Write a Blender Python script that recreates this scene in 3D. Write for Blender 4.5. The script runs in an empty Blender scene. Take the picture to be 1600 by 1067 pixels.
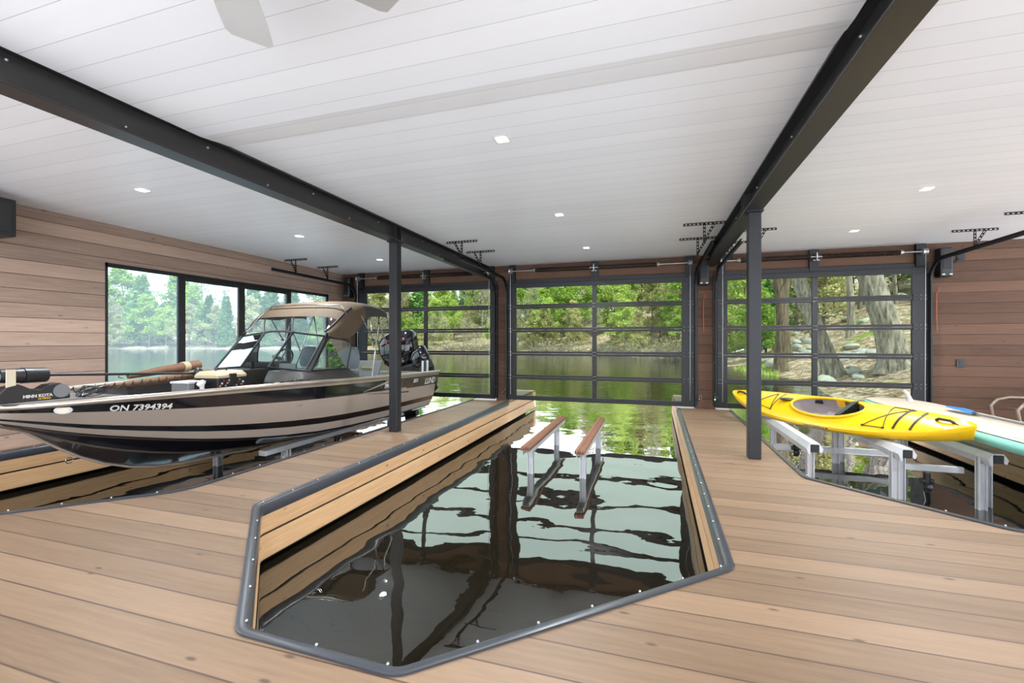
import bpy, math, random
from mathutils import Vector, Matrix
R = math.radians
PI = math.pi
S = bpy.context.scene
C = S.collection
random.seed(7)

# ---------------------------------------------------------------- camera, sky, sun, exposure
cam = bpy.data.cameras.new('camera'); co = bpy.data.objects.new('camera', cam); C.objects.link(co)
co.location = (0, 0, 1.32); co.rotation_euler = (R(90), 0, math.atan(218/701))
cam.sensor_width = 36; cam.lens = 36*701/1600; cam.clip_start = 0.05; cam.clip_end = 600
S.camera = co
S.view_settings.view_transform = 'Standard'; S.view_settings.look = 'None'
S.view_settings.gamma = 1; S.view_settings.use_curve_mapping = False
S.view_settings.exposure = 0.78
WORLD = 1.9
w = bpy.data.worlds.new('world'); S.world = w; w.use_nodes = True
nt = w.node_tree; nt.nodes.clear()
out = nt.nodes.new('ShaderNodeOutputWorld'); bg = nt.nodes.new('ShaderNodeBackground')
tc = nt.nodes.new('ShaderNodeTexCoord'); sp = nt.nodes.new('ShaderNodeSeparateXYZ'); cr = nt.nodes.new('ShaderNodeValToRGB')
ma = nt.nodes.new('ShaderNodeMath'); ma.operation = 'MULTIPLY_ADD'; ma.inputs[1].default_value = .5; ma.inputs[2].default_value = .5
nt.links.new(tc.outputs['Generated'], sp.inputs[0]); nt.links.new(sp.outputs['Z'], ma.inputs[0])
nt.links.new(ma.outputs[0], cr.inputs[0]); nt.links.new(cr.outputs[0], bg.inputs[0]); nt.links.new(bg.outputs[0], out.inputs[0])
el = cr.color_ramp.elements
el[0].position = 0.0; el[0].color = (.70, .76, .84, 1)
el[1].position = 1.0; el[1].color = (.62, .78, 1, 1)
e = el.new(.47); e.color = (.80, .88, .96, 1)
e = el.new(.52); e.color = (1.2, 1.25, 1.3, 1)
e = el.new(.60); e.color = (1.5, 1.6, 1.75, 1)
e = el.new(.72); e.color = (1.2, 1.32, 1.5, 1)
bg.inputs[1].default_value = WORLD
sun = bpy.data.lights.new('sun', 'SUN'); so = bpy.data.objects.new('sun', sun); C.objects.link(so)
sun.energy = 9; sun.angle = R(1.2); sun.color = (.95, .97, 1)
so.rotation_euler = (R(38), 0, R(52))     # high sun, behind and to the right of the camera

# ---------------------------------------------------------------- helpers
class MB:
    def __init__(s): s.v = []; s.f = []; s.m = []
    def add(s, vs, fs, m=0):
        o = len(s.v); s.v += [tuple(p) for p in vs]
        for f in fs: s.f.append(tuple(i+o for i in f)); s.m.append(m)
    def box(s, x0, x1, y0, y1, z0, z1, m=0):
        s.add([(x0,y0,z0),(x1,y0,z0),(x1,y1,z0),(x0,y1,z0),(x0,y0,z1),(x1,y0,z1),(x1,y1,z1),(x0,y1,z1)],
              [(0,3,2,1),(4,5,6,7),(0,1,5,4),(1,2,6,5),(2,3,7,6),(3,0,4,7)], m)
    def cyl(s, a, b, r0, r1=None, n=12, m=0, caps=True):
        r1 = r0 if r1 is None else r1
        s.tube([a, b], [r0, r1], n, m, caps)
    def tube(s, pts, r, n=8, m=0, caps=True, closed=False):
        pts = [Vector(p) for p in pts]; k = len(pts)
        rr = r if isinstance(r, (list, tuple)) else [r]*k
        vs = []; up = None
        for i in range(k):
            if closed: d = pts[(i+1) % k]-pts[i-1]
            else: d = pts[min(i+1, k-1)]-pts[max(i-1, 0)]
            if d.length < 1e-9: d = Vector((0,0,1))
            d.normalize()
            if up is None:
                up = Vector((0,0,1)) if abs(d.z) < .9 else Vector((1,0,0))
            a = up - d*up.dot(d)
            if a.length < 1e-5: a = Vector((1,0,0)) - d*d.x
            a.normalize(); up = a; b = d.cross(a)
            for j in range(n):
                t = 2*PI*(j+.5)/n
                vs.append(pts[i]+(a*math.cos(t)+b*math.sin(t))*rr[i])
        fs = []
        for i in range(k if closed else k-1):
            i2 = (i+1) % k
            for j in range(n):
                j2 = (j+1) % n
                fs.append((i*n+j, i*n+j2, i2*n+j2, i2*n+j))
        if caps and not closed:
            fs.append(tuple(range(n))[::-1]); fs.append(tuple((k-1)*n+j for j in range(n)))
        s.add(vs, fs, m)
    def loft(s, rows, m=0, close=False, mats=None):
        n = len(rows[0]); vs = [p for r_ in rows for p in r_]
        o = len(s.v); s.v += [tuple(p) for p in vs]
        for i in range(len(rows)-1):
            for j in range(n if close else n-1):
                j2 = (j+1) % n
                s.f.append((o+i*n+j, o+i*n+j2, o+(i+1)*n+j2, o+(i+1)*n+j))
                s.m.append(mats(i, j) if mats else m)
    def ball(s, c, rx, ry=None, rz=None, n=12, m=0, wob=0, seed=0, hemi=False):
        ry = ry or rx; rz = rz or rx; rnd = random.Random(seed); k = max(4, n//2); rows = []
        for i in range(k+1):
            ph = PI*i/k; row = []
            for j in range(n):
                t = 2*PI*j/n; q = 1+(rnd.random()-.5)*wob
                row.append((c[0]+rx*q*math.sin(ph)*math.cos(t), c[1]+ry*q*math.sin(ph)*math.sin(t), c[2]+rz*q*math.cos(ph)))
            rows.append(row)
        s.loft(rows, m, close=True)
    def poly(s, pts, z0, z1, m=0):          # prism from a plan outline
        n = len(pts)
        s.add([(p[0],p[1],z0) for p in pts]+[(p[0],p[1],z1) for p in pts],
              [tuple(range(n))[::-1], tuple(range(n, 2*n))]+[(i,(i+1)%n,n+(i+1)%n,n+i) for i in range(n)], m)
    def build(s, name, mats, parent=None, smooth=0, bevel=0, loc=None):
        me = bpy.data.meshes.new(name); me.from_pydata(s.v, [], s.f)
        if not isinstance(mats, (list, tuple)): mats = [mats]
        for k in mats: me.materials.append(k)
        if len(mats) > 1: me.polygons.foreach_set('material_index', s.m)
        me.validate(); me.update()
        import bmesh
        b = bmesh.new(); b.from_mesh(me); bmesh.ops.recalc_face_normals(b, faces=b.faces) if smooth >= 0 else None; b.to_mesh(me); b.free()
        if smooth > 0:
            me.shade_smooth(); me.set_sharp_from_angle(angle=R(smooth))
        o = bpy.data.objects.new(name, me); C.objects.link(o)
        if parent: o.parent = parent
        if loc: o.location = loc
        if bevel:
            md = o.modifiers.new('bevel', 'BEVEL'); md.width = bevel; md.segments = 2; md.limit_method = 'ANGLE'
        return o

def tag(o, label=None, cat=None, group=None, kind=None):
    if label: o['label'] = label
    if cat: o['category'] = cat
    if group: o['group'] = group
    if kind: o['kind'] = kind
    return o
def thing(name, label, cat, loc=(0,0,0), rz=0, group=None):
    o = bpy.data.objects.new(name, None); C.objects.link(o); o.location = loc; o.rotation_euler = (0,0,rz)
    o.empty_display_size = .1
    return tag(o, label, cat, group)
def children(o): return [c for c in C.objects if c.parent == o]
def copy_tree(o, parent=None):
    c = o.copy(); C.objects.link(c); c.parent = parent
    for ch in children(o): copy_tree(ch, c)
    return c
def dots(parent, name, mat, pts, r_, n=6):
    mb = MB(); mb.ball((0,0,0), r_, n=n); first = None
    for p in pts:
        if first is None: o = first = mb.build(name, mat, parent, smooth=60)
        else: o = first.copy(); C.objects.link(o); o.parent = parent
        o.location = p
def struct(o): o['kind'] = 'structure'; return o

# ---------------------------------------------------------------- materials
def nodes(name):
    m = bpy.data.materials.new(name); m.use_nodes = True; t = m.node_tree
    return m, t, t.nodes['Principled BSDF'], t.nodes['Material Output']
def mth(t, op, a, b=None, c=None):
    n = t.nodes.new('ShaderNodeMath'); n.operation = op
    for i, v in enumerate((a, b, c)):
        if v is None: continue
        if isinstance(v, (int, float)): n.inputs[i].default_value = v
        else: t.links.new(v, n.inputs[i])
    return n.outputs[0]
def mixc(t, fac, a, b, bt='MIX'):
    n = t.nodes.new('ShaderNodeMix'); n.data_type = 'RGBA'; n.blend_type = bt
    for k, v in ((0, fac), (6, a), (7, b)):
        if isinstance(v, (int, float)): n.inputs[k].default_value = v
        elif isinstance(v, tuple): n.inputs[k].default_value = (*v[:3], 1)
        else: t.links.new(v, n.inputs[k])
    return n.outputs[2]
def noise(t, vec, scale, detail=3, rough=.5):
    n = t.nodes.new('ShaderNodeTexNoise'); n.inputs['Scale'].default_value = scale
    n.inputs['Detail'].default_value = detail; n.inputs['Roughness'].default_value = rough
    if vec is not None: t.links.new(vec, n.inputs['Vector'])
    return n.outputs['Fac']
def bump(t, bs, h, strength=.3, dist=.01):
    n = t.nodes.new('ShaderNodeBump'); n.inputs['Strength'].default_value = strength; n.inputs['Distance'].default_value = dist
    t.links.new(h, n.inputs['Height']); t.links.new(n.outputs[0], bs.inputs['Normal'])
def ramp(t, f, *st):
    n = t.nodes.new('ShaderNodeValToRGB'); t.links.new(f, n.inputs[0]); e = n.color_ramp.elements
    e[0].position, e[0].color = st[0][0], (*st[0][1], 1); e[1].position, e[1].color = st[-1][0], (*st[-1][1], 1)
    for p, c in st[1:-1]:
        k = e.new(p); k.color = (*c, 1)
    return n.outputs[0]
def lin(r, g, b):
    return tuple(((c/255)/12.92 if c/255 <= .04045 else ((c/255+.055)/1.055)**2.4) for c in (r, g, b))
def plain(name, col, rough=.5, metal=0, var=.12, scale=8, bmp=0, coat=0, spec=.5):
    m, t, bs, _ = nodes(name); tcn = t.nodes.new('ShaderNodeTexCoord')
    f = noise(t, tcn.outputs['Object'], scale)
    a = tuple(max(0, c*(1-var)) for c in col); b = tuple(min(1, c*(1+var)) for c in col)
    t.links.new(mixc(t, f, a, b), bs.inputs['Base Color'])
    bs.inputs['Roughness'].default_value = rough; bs.inputs['Metallic'].default_value = metal
    bs.inputs['Coat Weight'].default_value = coat; bs.inputs['Specular IOR Level'].default_value = spec
    if bmp: bump(t, bs, noise(t, tcn.outputs['Object'], scale*12, 4), bmp, .004)
    return m
def planks(name, width, axis, grain_axis, c0, c1, groove=.03, groove_col=(.02,.015,.01), knots=.5, rough=.6, gstr=.6, spec=.3, off=0, gbump=.5):
    """boards: axis = the world axis across them, grain_axis = the one along them"""
    m, t, bs, _ = nodes(name)
    g = t.nodes.new('ShaderNodeNewGeometry'); s = t.nodes.new('ShaderNodeSeparateXYZ'); t.links.new(g.outputs['Position'], s.inputs[0])
    ax = 'XYZ'.index(axis); ga = 'XYZ'.index(grain_axis)
    a = mth(t, 'DIVIDE', mth(t, 'ADD', s.outputs[ax], 50*width+off), width)
    idx = mth(t, 'FLOOR', a); fr = mth(t, 'SUBTRACT', a, idx)
    wn = t.nodes.new('ShaderNodeTexWhiteNoise'); wn.noise_dimensions = '1D'; t.links.new(idx, wn.inputs['W'])
    rnd = wn.outputs['Value']
    edge = mth(t, 'MINIMUM', fr, mth(t, 'SUBTRACT', 1.0, fr))
    gr = mth(t, 'LESS_THAN', edge, groove/2)
    cb = t.nodes.new('ShaderNodeCombineXYZ')
    along = mth(t, 'ADD', s.outputs[ga], mth(t, 'MULTIPLY', rnd, 37))
    t.links.new(mth(t, 'MULTIPLY', along, .9), cb.inputs[0]); t.links.new(mth(t, 'MULTIPLY', a, width*14), cb.inputs[1])
    t.links.new(mth(t, 'MULTIPLY', rnd, 11), cb.inputs[2])
    n1 = noise(t, cb.outputs[0], 3.0, 6, .65)
    n2 = noise(t, cb.outputs[0], .6, 2)
    f = mth(t, 'MULTIPLY_ADD', n1, gstr, mth(t, 'MULTIPLY', rnd, .35))
    f = mth(t, 'ADD', f, mth(t, 'MULTIPLY', n2, .3))
    col = ramp(t, f, (.25, c0), (.9, c1))
    cb2 = t.nodes.new('ShaderNodeCombineXYZ')
    t.links.new(mth(t, 'MULTIPLY', along, 1.5), cb2.inputs[0]); t.links.new(mth(t, 'MULTIPLY', a, width*3.8), cb2.inputs[1])
    t.links.new(mth(t, 'MULTIPLY', rnd, 5), cb2.inputs[2])
    vo = t.nodes.new('ShaderNodeTexVoronoi'); vo.inputs['Scale'].default_value = 2.0; t.links.new(cb2.outputs[0], vo.inputs['Vector'])
    mr = t.nodes.new('ShaderNodeMapRange'); t.links.new(vo.outputs['Distance'], mr.inputs[0])
    mr.inputs[1].default_value = .045; mr.inputs[2].default_value = .11; mr.inputs[3].default_value = knots; mr.inputs[4].default_value = 0
    col = mixc(t, mr.outputs[0], col, tuple(c*.3 for c in c0))
    col = mixc(t, gr, col, groove_col)
    t.links.new(col, bs.inputs['Base Color'])
    bs.inputs['Roughness'].default_value = rough; bs.inputs['Specular IOR Level'].default_value = spec
    h = mth(t, 'SUBTRACT', mth(t, 'MULTIPLY', n1, .1), mth(t, 'LESS_THAN', edge, groove))
    bump(t, bs, h, gbump, .006)
    return m

M = {}
M['deck'] = planks('deck_boards', .2, 'Y', 'X', lin(94,74,55), lin(135,110,86), groove=.045, groove_col=lin(74,56,44), knots=.75, rough=.5, spec=.4, off=.065)
M['siding'] = planks('cedar_siding_across', .18, 'Z', 'X', lin(74,52,40), lin(112,84,66), groove=.035, groove_col=lin(40,26,18), knots=.4, rough=.7)
M['siding_l'] = planks('cedar_siding_along', .18, 'Z', 'Y', lin(122,102,90), lin(182,156,138), groove=.035, groove_col=lin(50,32,24), knots=.55, rough=.7)  # paler than the back wall: the stronger light there is in the colour
M['ceil'] = planks('white_ceiling_boards', .195, 'Y', 'X', lin(238,241,245), lin(247,249,252), groove=.02, groove_col=lin(196,198,200), knots=0, rough=.38, gstr=.2, spec=.5, off=.12, gbump=.15)
M['slipwall'] = planks('slip_plank', .21, 'Z', 'Y', lin(140,104,70), lin(206,168,124), groove=.05, groove_col=lin(24,16,10), knots=.8, rough=.6, off=.03)
M['black'] = plain('black_steel', lin(36,37,40), .45, .3, scale=3)
M['beam'] = plain('beam_paint', lin(48,47,47), .35, .3, scale=5, bmp=.05)
M['alum_black'] = plain('black_door_aluminium', lin(20,20,22), .45, .1, scale=4)
M['rubber'] = plain('dock_rubber', lin(58,60,65), .3, .1, scale=10)
M['galv'] = plain('galvanised_metal', lin(176,178,180), .35, .85, scale=14)
M['alum'] = plain('mill_aluminium', lin(196,197,200), .4, .25, scale=9, bmp=.05)
M['spring'] = plain('spring_steel', lin(58,46,40), .4, .6, scale=20)
M['hang'] = plain('hanger_steel', lin(28,27,27), .5, .4)
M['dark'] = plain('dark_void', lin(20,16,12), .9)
M['white'] = plain('white_plastic', lin(225,225,222), .4, var=.03)
M['fan'] = plain('fan_grey', lin(188,188,186), .5, var=.03)
M['bk'] = plain('black_plastic', lin(32,32,34), .4, 0, scale=6)
M['bkgloss'] = plain('black_gloss_paint', lin(18,18,22), .12, 0, coat=.6)
M['taupe'] = plain('taupe_hull_paint', lin(150,137,126), .3, 0, var=.04, coat=.3)
M['bronze'] = plain('bronze_hull_paint', lin(74,65,56), .22, .1, var=.04, coat=.6)
M['hullbot'] = plain('navy_black_hull', lin(20,20,26), .14, .1, coat=.5)
M['railm'] = plain('gunwale_aluminium', lin(190,180,168), .28, .7, var=.05)
M['carpet'] = plain('marine_carpet', lin(104,100,98), .95, 0, .35, 60, .6)
M['liner'] = plain('boat_liner', lin(62,60,60), .7, 0, .2, 30, .2)
M['console'] = plain('console_black', lin(52,48,46), .42, 0)
M['canvas'] = plain('brown_canvas', lin(82,68,50), .85, 0, .25, 4, .4)
M['canvasdk'] = plain('grey_canvas', lin(58,54,52), .85, 0, .2, 4, .4)
M['steel'] = plain('stainless', lin(200,200,198), .2, .95, var=.04)
M['seat'] = plain('seat_vinyl', lin(92,100,104), .5, 0, .2, 12)
M['grey'] = plain('grey_plastic', lin(120,122,124), .5)
M['ltgrey'] = plain('light_grey_plastic', lin(190,192,194), .5)
M['tan'] = plain('tan_plastic', lin(178,162,132), .5)
M['beige'] = plain('beige_plastic', lin(212,200,176), .5, var=.05)
M['red'] = plain('red_cowl', lin(110,26,22), .25, coat=.5)
M['rodbrown'] = plain('rod_sleeve_brown', lin(110,78,54), .75, 0, .25, 10)
M['rodtan'] = plain('rod_sleeve_band', lin(170,150,120), .7)
M['yellow'] = plain('kayak_yellow', lin(224,178,6), .33, 0, .06, 3, .02, coat=.2)
M['kaygrey'] = plain('kayak_inside', lin(150,140,142), .6)
M['teal'] = plain('teal_board', lin(128,196,180), .4, var=.04)
M['sup'] = plain('board_pad_taupe', lin(186,168,150), .8, 0, .06, 5, .1)
M['mint'] = plain('mint_traction_pad', lin(178,206,180), .7, var=.05)
M['blue'] = plain('blue_blade', lin(52,120,190), .35, var=.1)
M['shaft'] = plain('grey_shaft', lin(110,114,116), .4, .2)
M['tape'] = plain('yellow_tape', lin(214,190,60), .5)
M['orange'] = plain('orange_cord', lin(196,118,84), .7)
M['bunkwood'] = planks('bunk_carpet_wood', .03, 'X', 'Y', lin(96,60,42), lin(150,104,78), groove=.25, groove_col=lin(60,36,26), knots=0, rough=.7)
M['foam'] = plain('white_foam', lin(225,222,226), .6, 0, .1, 20)
M['chair'] = plain('chair_frame', lin(150,134,120), .4, .4)
M['sling'] = plain('chair_sling', lin(96,74,58), .8)
M['label'] = plain('pale_lettering', lin(205,203,198), .4, var=.02)
M['goldlabel'] = plain('yellow_lettering', lin(220,180,50), .4, var=.02)

def emis(name, col, st):
    m, t, bs, o = nodes(name); bs.inputs['Emission Color'].default_value = (*col, 1); bs.inputs['Emission Strength'].default_value = st
    bs.inputs['Base Color'].default_value = (*col, 1); return m
M['lamp'] = emis('lamp_lens', (1, .98, .94), 3)
M['led'] = emis('green_led', (.05, 1, .5), 4)

def glass(name, tint, film=0, filmcol=(.7,.8,.9), ior=1.45):
    m = bpy.data.materials.new(name); m.use_nodes = True; t = m.node_tree; t.nodes.clear()
    o = t.nodes.new('ShaderNodeOutputMaterial'); tr = t.nodes.new('ShaderNodeBsdfTransparent'); gl = t.nodes.new('ShaderNodeBsdfGlossy')
    tr.inputs[0].default_value = (*tint, 1); gl.inputs['Roughness'].default_value = .02
    fr = t.nodes.new('ShaderNodeFresnel'); fr.inputs[0].default_value = ior
    mx = t.nodes.new('ShaderNodeMixShader'); t.links.new(fr.outputs[0], mx.inputs[0])
    t.links.new(tr.outputs[0], mx.inputs[1]); t.links.new(gl.outputs[0], mx.inputs[2]); last = mx
    if film:
        tl = t.nodes.new('ShaderNodeBsdfTranslucent'); tl.inputs[0].default_value = (*filmcol, 1)
        m2 = t.nodes.new('ShaderNodeMixShader'); m2.inputs[0].default_value = film
        t.links.new(last.outputs[0], m2.inputs[1]); t.links.new(tl.outputs[0], m2.inputs[2]); last = m2
    t.links.new(last.outputs[0], o.inputs[0]); return m
M['glass'] = glass('tinted_door_glass', (.56, .60, .54), ior=1.1)
M['wglass'] = glass('dusty_window_glass', (.62, .70, .70), .11, (.85, .93, 1), 1.1)  # bluish film puts the haze over the far view into the panes
M['bglass'] = glass('windshield_glass', (.80, .88, .87), .06, (.8, .9, .9), 1.35)
M['vinyl'] = glass('clear_vinyl', (.80, .84, .88), .18, (.8,.86,.95), 1.3)

def water():
    m = bpy.data.materials.new('lake_water'); m.use_nodes = True; t = m.node_tree; t.nodes.clear()
    o = t.nodes.new('ShaderNodeOutputMaterial'); d = t.nodes.new('ShaderNodeBsdfDiffuse'); gl = t.nodes.new('ShaderNodeBsdfGlossy')
    g = t.nodes.new('ShaderNodeNewGeometry'); s = t.nodes.new('ShaderNodeSeparateXYZ'); t.links.new(g.outputs['Position'], s.inputs[0])
    d.inputs[0].default_value = (*lin(27, 23, 15), 1); gl.inputs['Roughness'].default_value = .01; gl.inputs[0].default_value = (.96, .98, .98, 1)
    n1 = noise(t, g.outputs['Position'], .9, 2, .4); n2 = noise(t, g.outputs['Position'], 5, 2, .5)
    far = t.nodes.new('ShaderNodeMapRange'); t.links.new(s.outputs['Y'], far.inputs[0])
    far.inputs[1].default_value = 8; far.inputs[2].default_value = 14; far.inputs[3].default_value = .02; far.inputs[4].default_value = .25
    h = mth(t, 'ADD', n1, mth(t, 'MULTIPLY', n2, far.outputs[0]))
    bp = t.nodes.new('ShaderNodeBump'); bp.inputs['Strength'].default_value = .25; bp.inputs['Distance'].default_value = .1; t.links.new(h, bp.inputs['Height'])
    fr = t.nodes.new('ShaderNodeFresnel'); fr.inputs[0].default_value = 2.9
    for n in (d, gl, fr): t.links.new(bp.outputs[0], n.inputs['Normal'])
    mx = t.nodes.new('ShaderNodeMixShader'); t.links.new(fr.outputs[0], mx.inputs[0]); t.links.new(d.outputs[0], mx.inputs[1]); t.links.new(gl.outputs[0], mx.inputs[2])
    t.links.new(mx.outputs[0], o.inputs[0]); return m
M['water'] = water()

def litter():
    m, t, bs, _ = nodes('leaf_litter')
    g = t.nodes.new('ShaderNodeNewGeometry')
    a = noise(t, g.outputs['Position'], 3.2, 8, .75); b = noise(t, g.outputs['Position'], .35, 3)
    col = ramp(t, a, (.3, lin(84,64,48)), (.5, lin(166,142,118)), (.62, lin(216,202,184)), (.75, lin(130,106,84)))
    gm = t.nodes.new('ShaderNodeMapRange'); t.links.new(b, gm.inputs[0]); gm.inputs[1].default_value = .6; gm.inputs[2].default_value = .7
    col = mixc(t, gm.outputs[0], col, mixc(t, a, lin(70,88,30), lin(160,176,84)))
    t.links.new(col, bs.inputs['Base Color']); bs.inputs['Roughness'].default_value = .95; bs.inputs['Specular IOR Level'].default_value = .1
    bump(t, bs, a, 1, .12); return m
M['litter'] = litter()
def bark(name, c0, c1):
    m, t, bs, _ = nodes(name); tcn = t.nodes.new('ShaderNodeTexCoord'); mp = t.nodes.new('ShaderNodeMapping')
    mp.inputs['Scale'].default_value = (1, 1, .18); t.links.new(tcn.outputs['Object'], mp.inputs[0])
    a = noise(t, mp.outputs[0], 9, 7, .7)
    t.links.new(ramp(t, a, (.35, c0), (.62, c1)), bs.inputs['Base Color']); bs.inputs['Roughness'].default_value = .95
    bump(t, bs, a, 1, .08); return m
M['bark'] = bark('grey_bark', lin(74,66,58), lin(178,168,154))
M['barkdk'] = bark('dark_bark', lin(60,48,38), lin(128,112,92))
M['rock'] = plain('rock', lin(160,158,150), .9, 0, .35, 2, .8)
def leaf(name, c0, c1, c2):
    m = bpy.data.materials.new(name); m.use_nodes = True; t = m.node_tree; t.nodes.clear()
    o = t.nodes.new('ShaderNodeOutputMaterial'); d = t.nodes.new('ShaderNodeBsdfDiffuse'); tl = t.nodes.new('ShaderNodeBsdfTranslucent')
    g = t.nodes.new('ShaderNodeNewGeometry'); oi = t.nodes.new('ShaderNodeObjectInfo')
    a = noise(t, g.outputs['Position'], .5, 3)
    f = mth(t, 'ADD', mth(t, 'MULTIPLY', a, .6), mth(t, 'MULTIPLY', g.outputs['Random Per Island'], .45))
    f = mth(t, 'ADD', f, mth(t, 'MULTIPLY_ADD', oi.outputs['Random'], .3, -.15))
    col = ramp(t, f, (.2, c0), (.5, c1), (.85, c2))
    t.links.new(col, d.inputs[0]); t.links.new(col, tl.inputs[0])
    mx = t.nodes.new('ShaderNodeMixShader'); mx.inputs[0].default_value = .35
    t.links.new(d.outputs[0], mx.inputs[1]); t.links.new(tl.outputs[0], mx.inputs[2]); t.links.new(mx.outputs[0], o.inputs[0]); return m
M['leafa'] = leaf('spring_leaves', lin(104,138,52), lin(166,190,92), lin(214,222,140))
M['leafb'] = leaf('olive_leaves', lin(120,124,72), lin(180,178,120), lin(222,212,168))
M['leafc'] = leaf('cedar_leaves', lin(66,104,54), lin(112,154,88), lin(168,196,130))
M['leafd'] = leaf('budding_twigs', lin(120,104,88), lin(172,160,140), lin(206,200,184))

# ---------------------------------------------------------------- the slips: outline of each in plan
ZW = -.5           # water level
CEIL = 3.02
def rounded(pts, r=.12, n=6):
    res = []; k = len(pts)
    for i, p in enumerate(pts):
        if i == 0 or i == k-1: res.append(Vector(p)); continue
        a = Vector(pts[i-1])-Vector(p); b = Vector(pts[i+1])-Vector(p); a.normalize(); b.normalize()
        ang = a.angle(b); rr = r if not isinstance(r, dict) else r.get(i, .12)
        d = rr/math.tan(ang/2); p0 = Vector(p)+a*d; p1 = Vector(p)+b*d
        for q in range(n+1):
            u = q/n; res.append(p0*(1-u)**2+Vector(p)*2*u*(1-u)+p1*u*u)
    return res
YE = 11.8
slipC = rounded([(-3.02,YE),(-3.02,2.83),(-1.78,1.59),(-.97,1.57),(.43,2.87),(.5,YE)])
slipL = rounded([(-7.35,YE),(-7.35,2.9),(-6.1,1.65),(-5.2,1.68),(-3.95,2.92),(-3.86,YE)], {1:.12,2:.12,3:.12,4:.45})
slipR = rounded([(1.45,YE),(1.43,4.98),(2.42,4.03),(3.5,4.03),(4.4,4.95),(4.4,YE)])
def deck_surface():
    o = MB()
    outer = [Vector((-7.5,-1.6)), Vector((8.2,-1.6)), Vector((8.2,YE))] + [Vector(p) for p in reversed(slipR)] + [Vector(p) for p in reversed(slipC)] + [Vector(p) for p in reversed(slipL)] + [Vector((-7.5,YE))]
    n = len(outer)
    from mathutils.geometry import tessellate_polygon
    tris = tessellate_polygon([[Vector((p.x,p.y,0)) for p in outer]])
    o.add([(p.x,p.y,0) for p in outer], tris)
    o.add([(p.x,p.y,-.04) for p in outer], [tuple(reversed(t_)) for t_ in tris])
    o.add([(p.x,p.y,0) for p in outer]+[(p.x,p.y,-.04) for p in outer], [(i,(i+1)%n,n+(i+1)%n,n+i) for i in range(n)])
    return o
f_ = struct(deck_surface().build('floor', M['deck']))
M['concrete'] = plain('pale_concrete', lin(232,234,236), .8, 0, .05, 2)  # pale surface of the added slabs that bounce daylight
mb = MB(); mb.box(-16,16,-24,-1.62,-.2,-.03); struct(mb.build('floor_apron', M['concrete']))   # added unseen paving, bounces sunlight onto the ceiling; rear wall left out
mb = MB(); mb.box(8.22,16,-1.62,9.5,-.2,-.03); struct(mb.build('floor_side_apron', M['concrete']))  # added unseen slab, bounces daylight in from the right
def offset(path, d):
    res = []
    for i, p in enumerate(path):
        t_ = (path[min(i+1,len(path)-1)]-path[max(i-1,0)]).normalized()
        res.append(p+Vector((-t_.y, t_.x))*d)      # left of the walking direction = into the slip
    return res
def ribbon(mb, path, d0, d1, z0, z1, m=0):
    a = offset(path, d0); b = offset(path, d1)
    rows = [[(q.x,q.y,z0),(q.x,q.y,z1),(p.x,p.y,z1),(p.x,p.y,z0)] for p, q in zip(a, b)]
    mb.loft(rows, m, close=True)
    mb.add(rows[0], [(0,1,2,3)], m); mb.add(rows[-1], [(3,2,1,0)], m)
def dense(path, st=.25):
    res = [path[0]]
    for a, b in zip(path, path[1:]):
        k = max(1, int((b-a).length/st))
        for i in range(1, k+1): res.append(a.lerp(b, i/k))
    return res
bump_lab = ['black rubber bumper edging the boat slip on the left', 'grey rubber bumper edging the empty middle slip', 'thin bumper edging the kayak slip on the right']
for i, (sl, nm) in enumerate(((slipL,'left'),(slipC,'centre'),(slipR,'right'))):
    mb = MB(); ribbon(mb, sl, -.02, .02, -.245, -.045); ribbon(mb, sl, -.02, .02, -.455, -.255)
    struct(mb.build('trim_%d' % (i+1), M['slipwall']))
    mb = MB(); ribbon(mb, sl, -.30, -.26, -1.4, -.04)  # dark sheet, its colour stands in for the shade under the deck
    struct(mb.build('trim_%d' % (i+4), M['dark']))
    inner = [p for p in sl if p.y <= 9.45]
    inner = [Vector((sl[0].x, 9.4))]+inner+[Vector((sl[-1].x, 9.4))]
    inner = dense(inner, .3)
    mb = MB(); rows = []
    hgt = .10 if i < 2 else .05
    prof = [(-.034,.006),(.004,.010),(.024,-.004),(.034,-hgt*.45),(.030,-hgt*.8),(.02,-hgt),(-.03,-hgt)]
    A = {d: offset(inner, d) for d, _ in prof}
    for k in range(len(inner)): rows.append([(A[d][k].x, A[d][k].y, z+.006) for d, z in prof])
    mb.loft(rows, close=True); mb.add(rows[0], [tuple(range(7))]); mb.add(rows[-1], [tuple(range(7))[::-1]])
    t_ = thing('dock_bumper', bump_lab[i], 'dock bumper', (inner[len(inner)//2].x, inner[len(inner)//2].y, 0))
    L = t_.location
    o = mb.build('rubber_strip', M['rubber'], t_, smooth=50, loc=-L)
    ip = offset(inner, .012)
    dots(t_, 'screw_head', M['galv'], [Vector((ip[k].x, ip[k].y, .016))-L for k in range(2, len(ip)-2) if ip[k].y < 6.5 and (ip[k]-ip[k-1]).length > .15], .008)

# water and lake bed
mb = MB(); mb.add([(-260,-1,ZW),(90,-1,ZW),(90,150,ZW),(-260,150,ZW)], [(0,1,2,3)])
o = mb.build('lake_water', M['water'], smooth=-1); tag(o, 'still brown lake water filling the slips and reaching the shore', 'water', kind='stuff')

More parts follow.
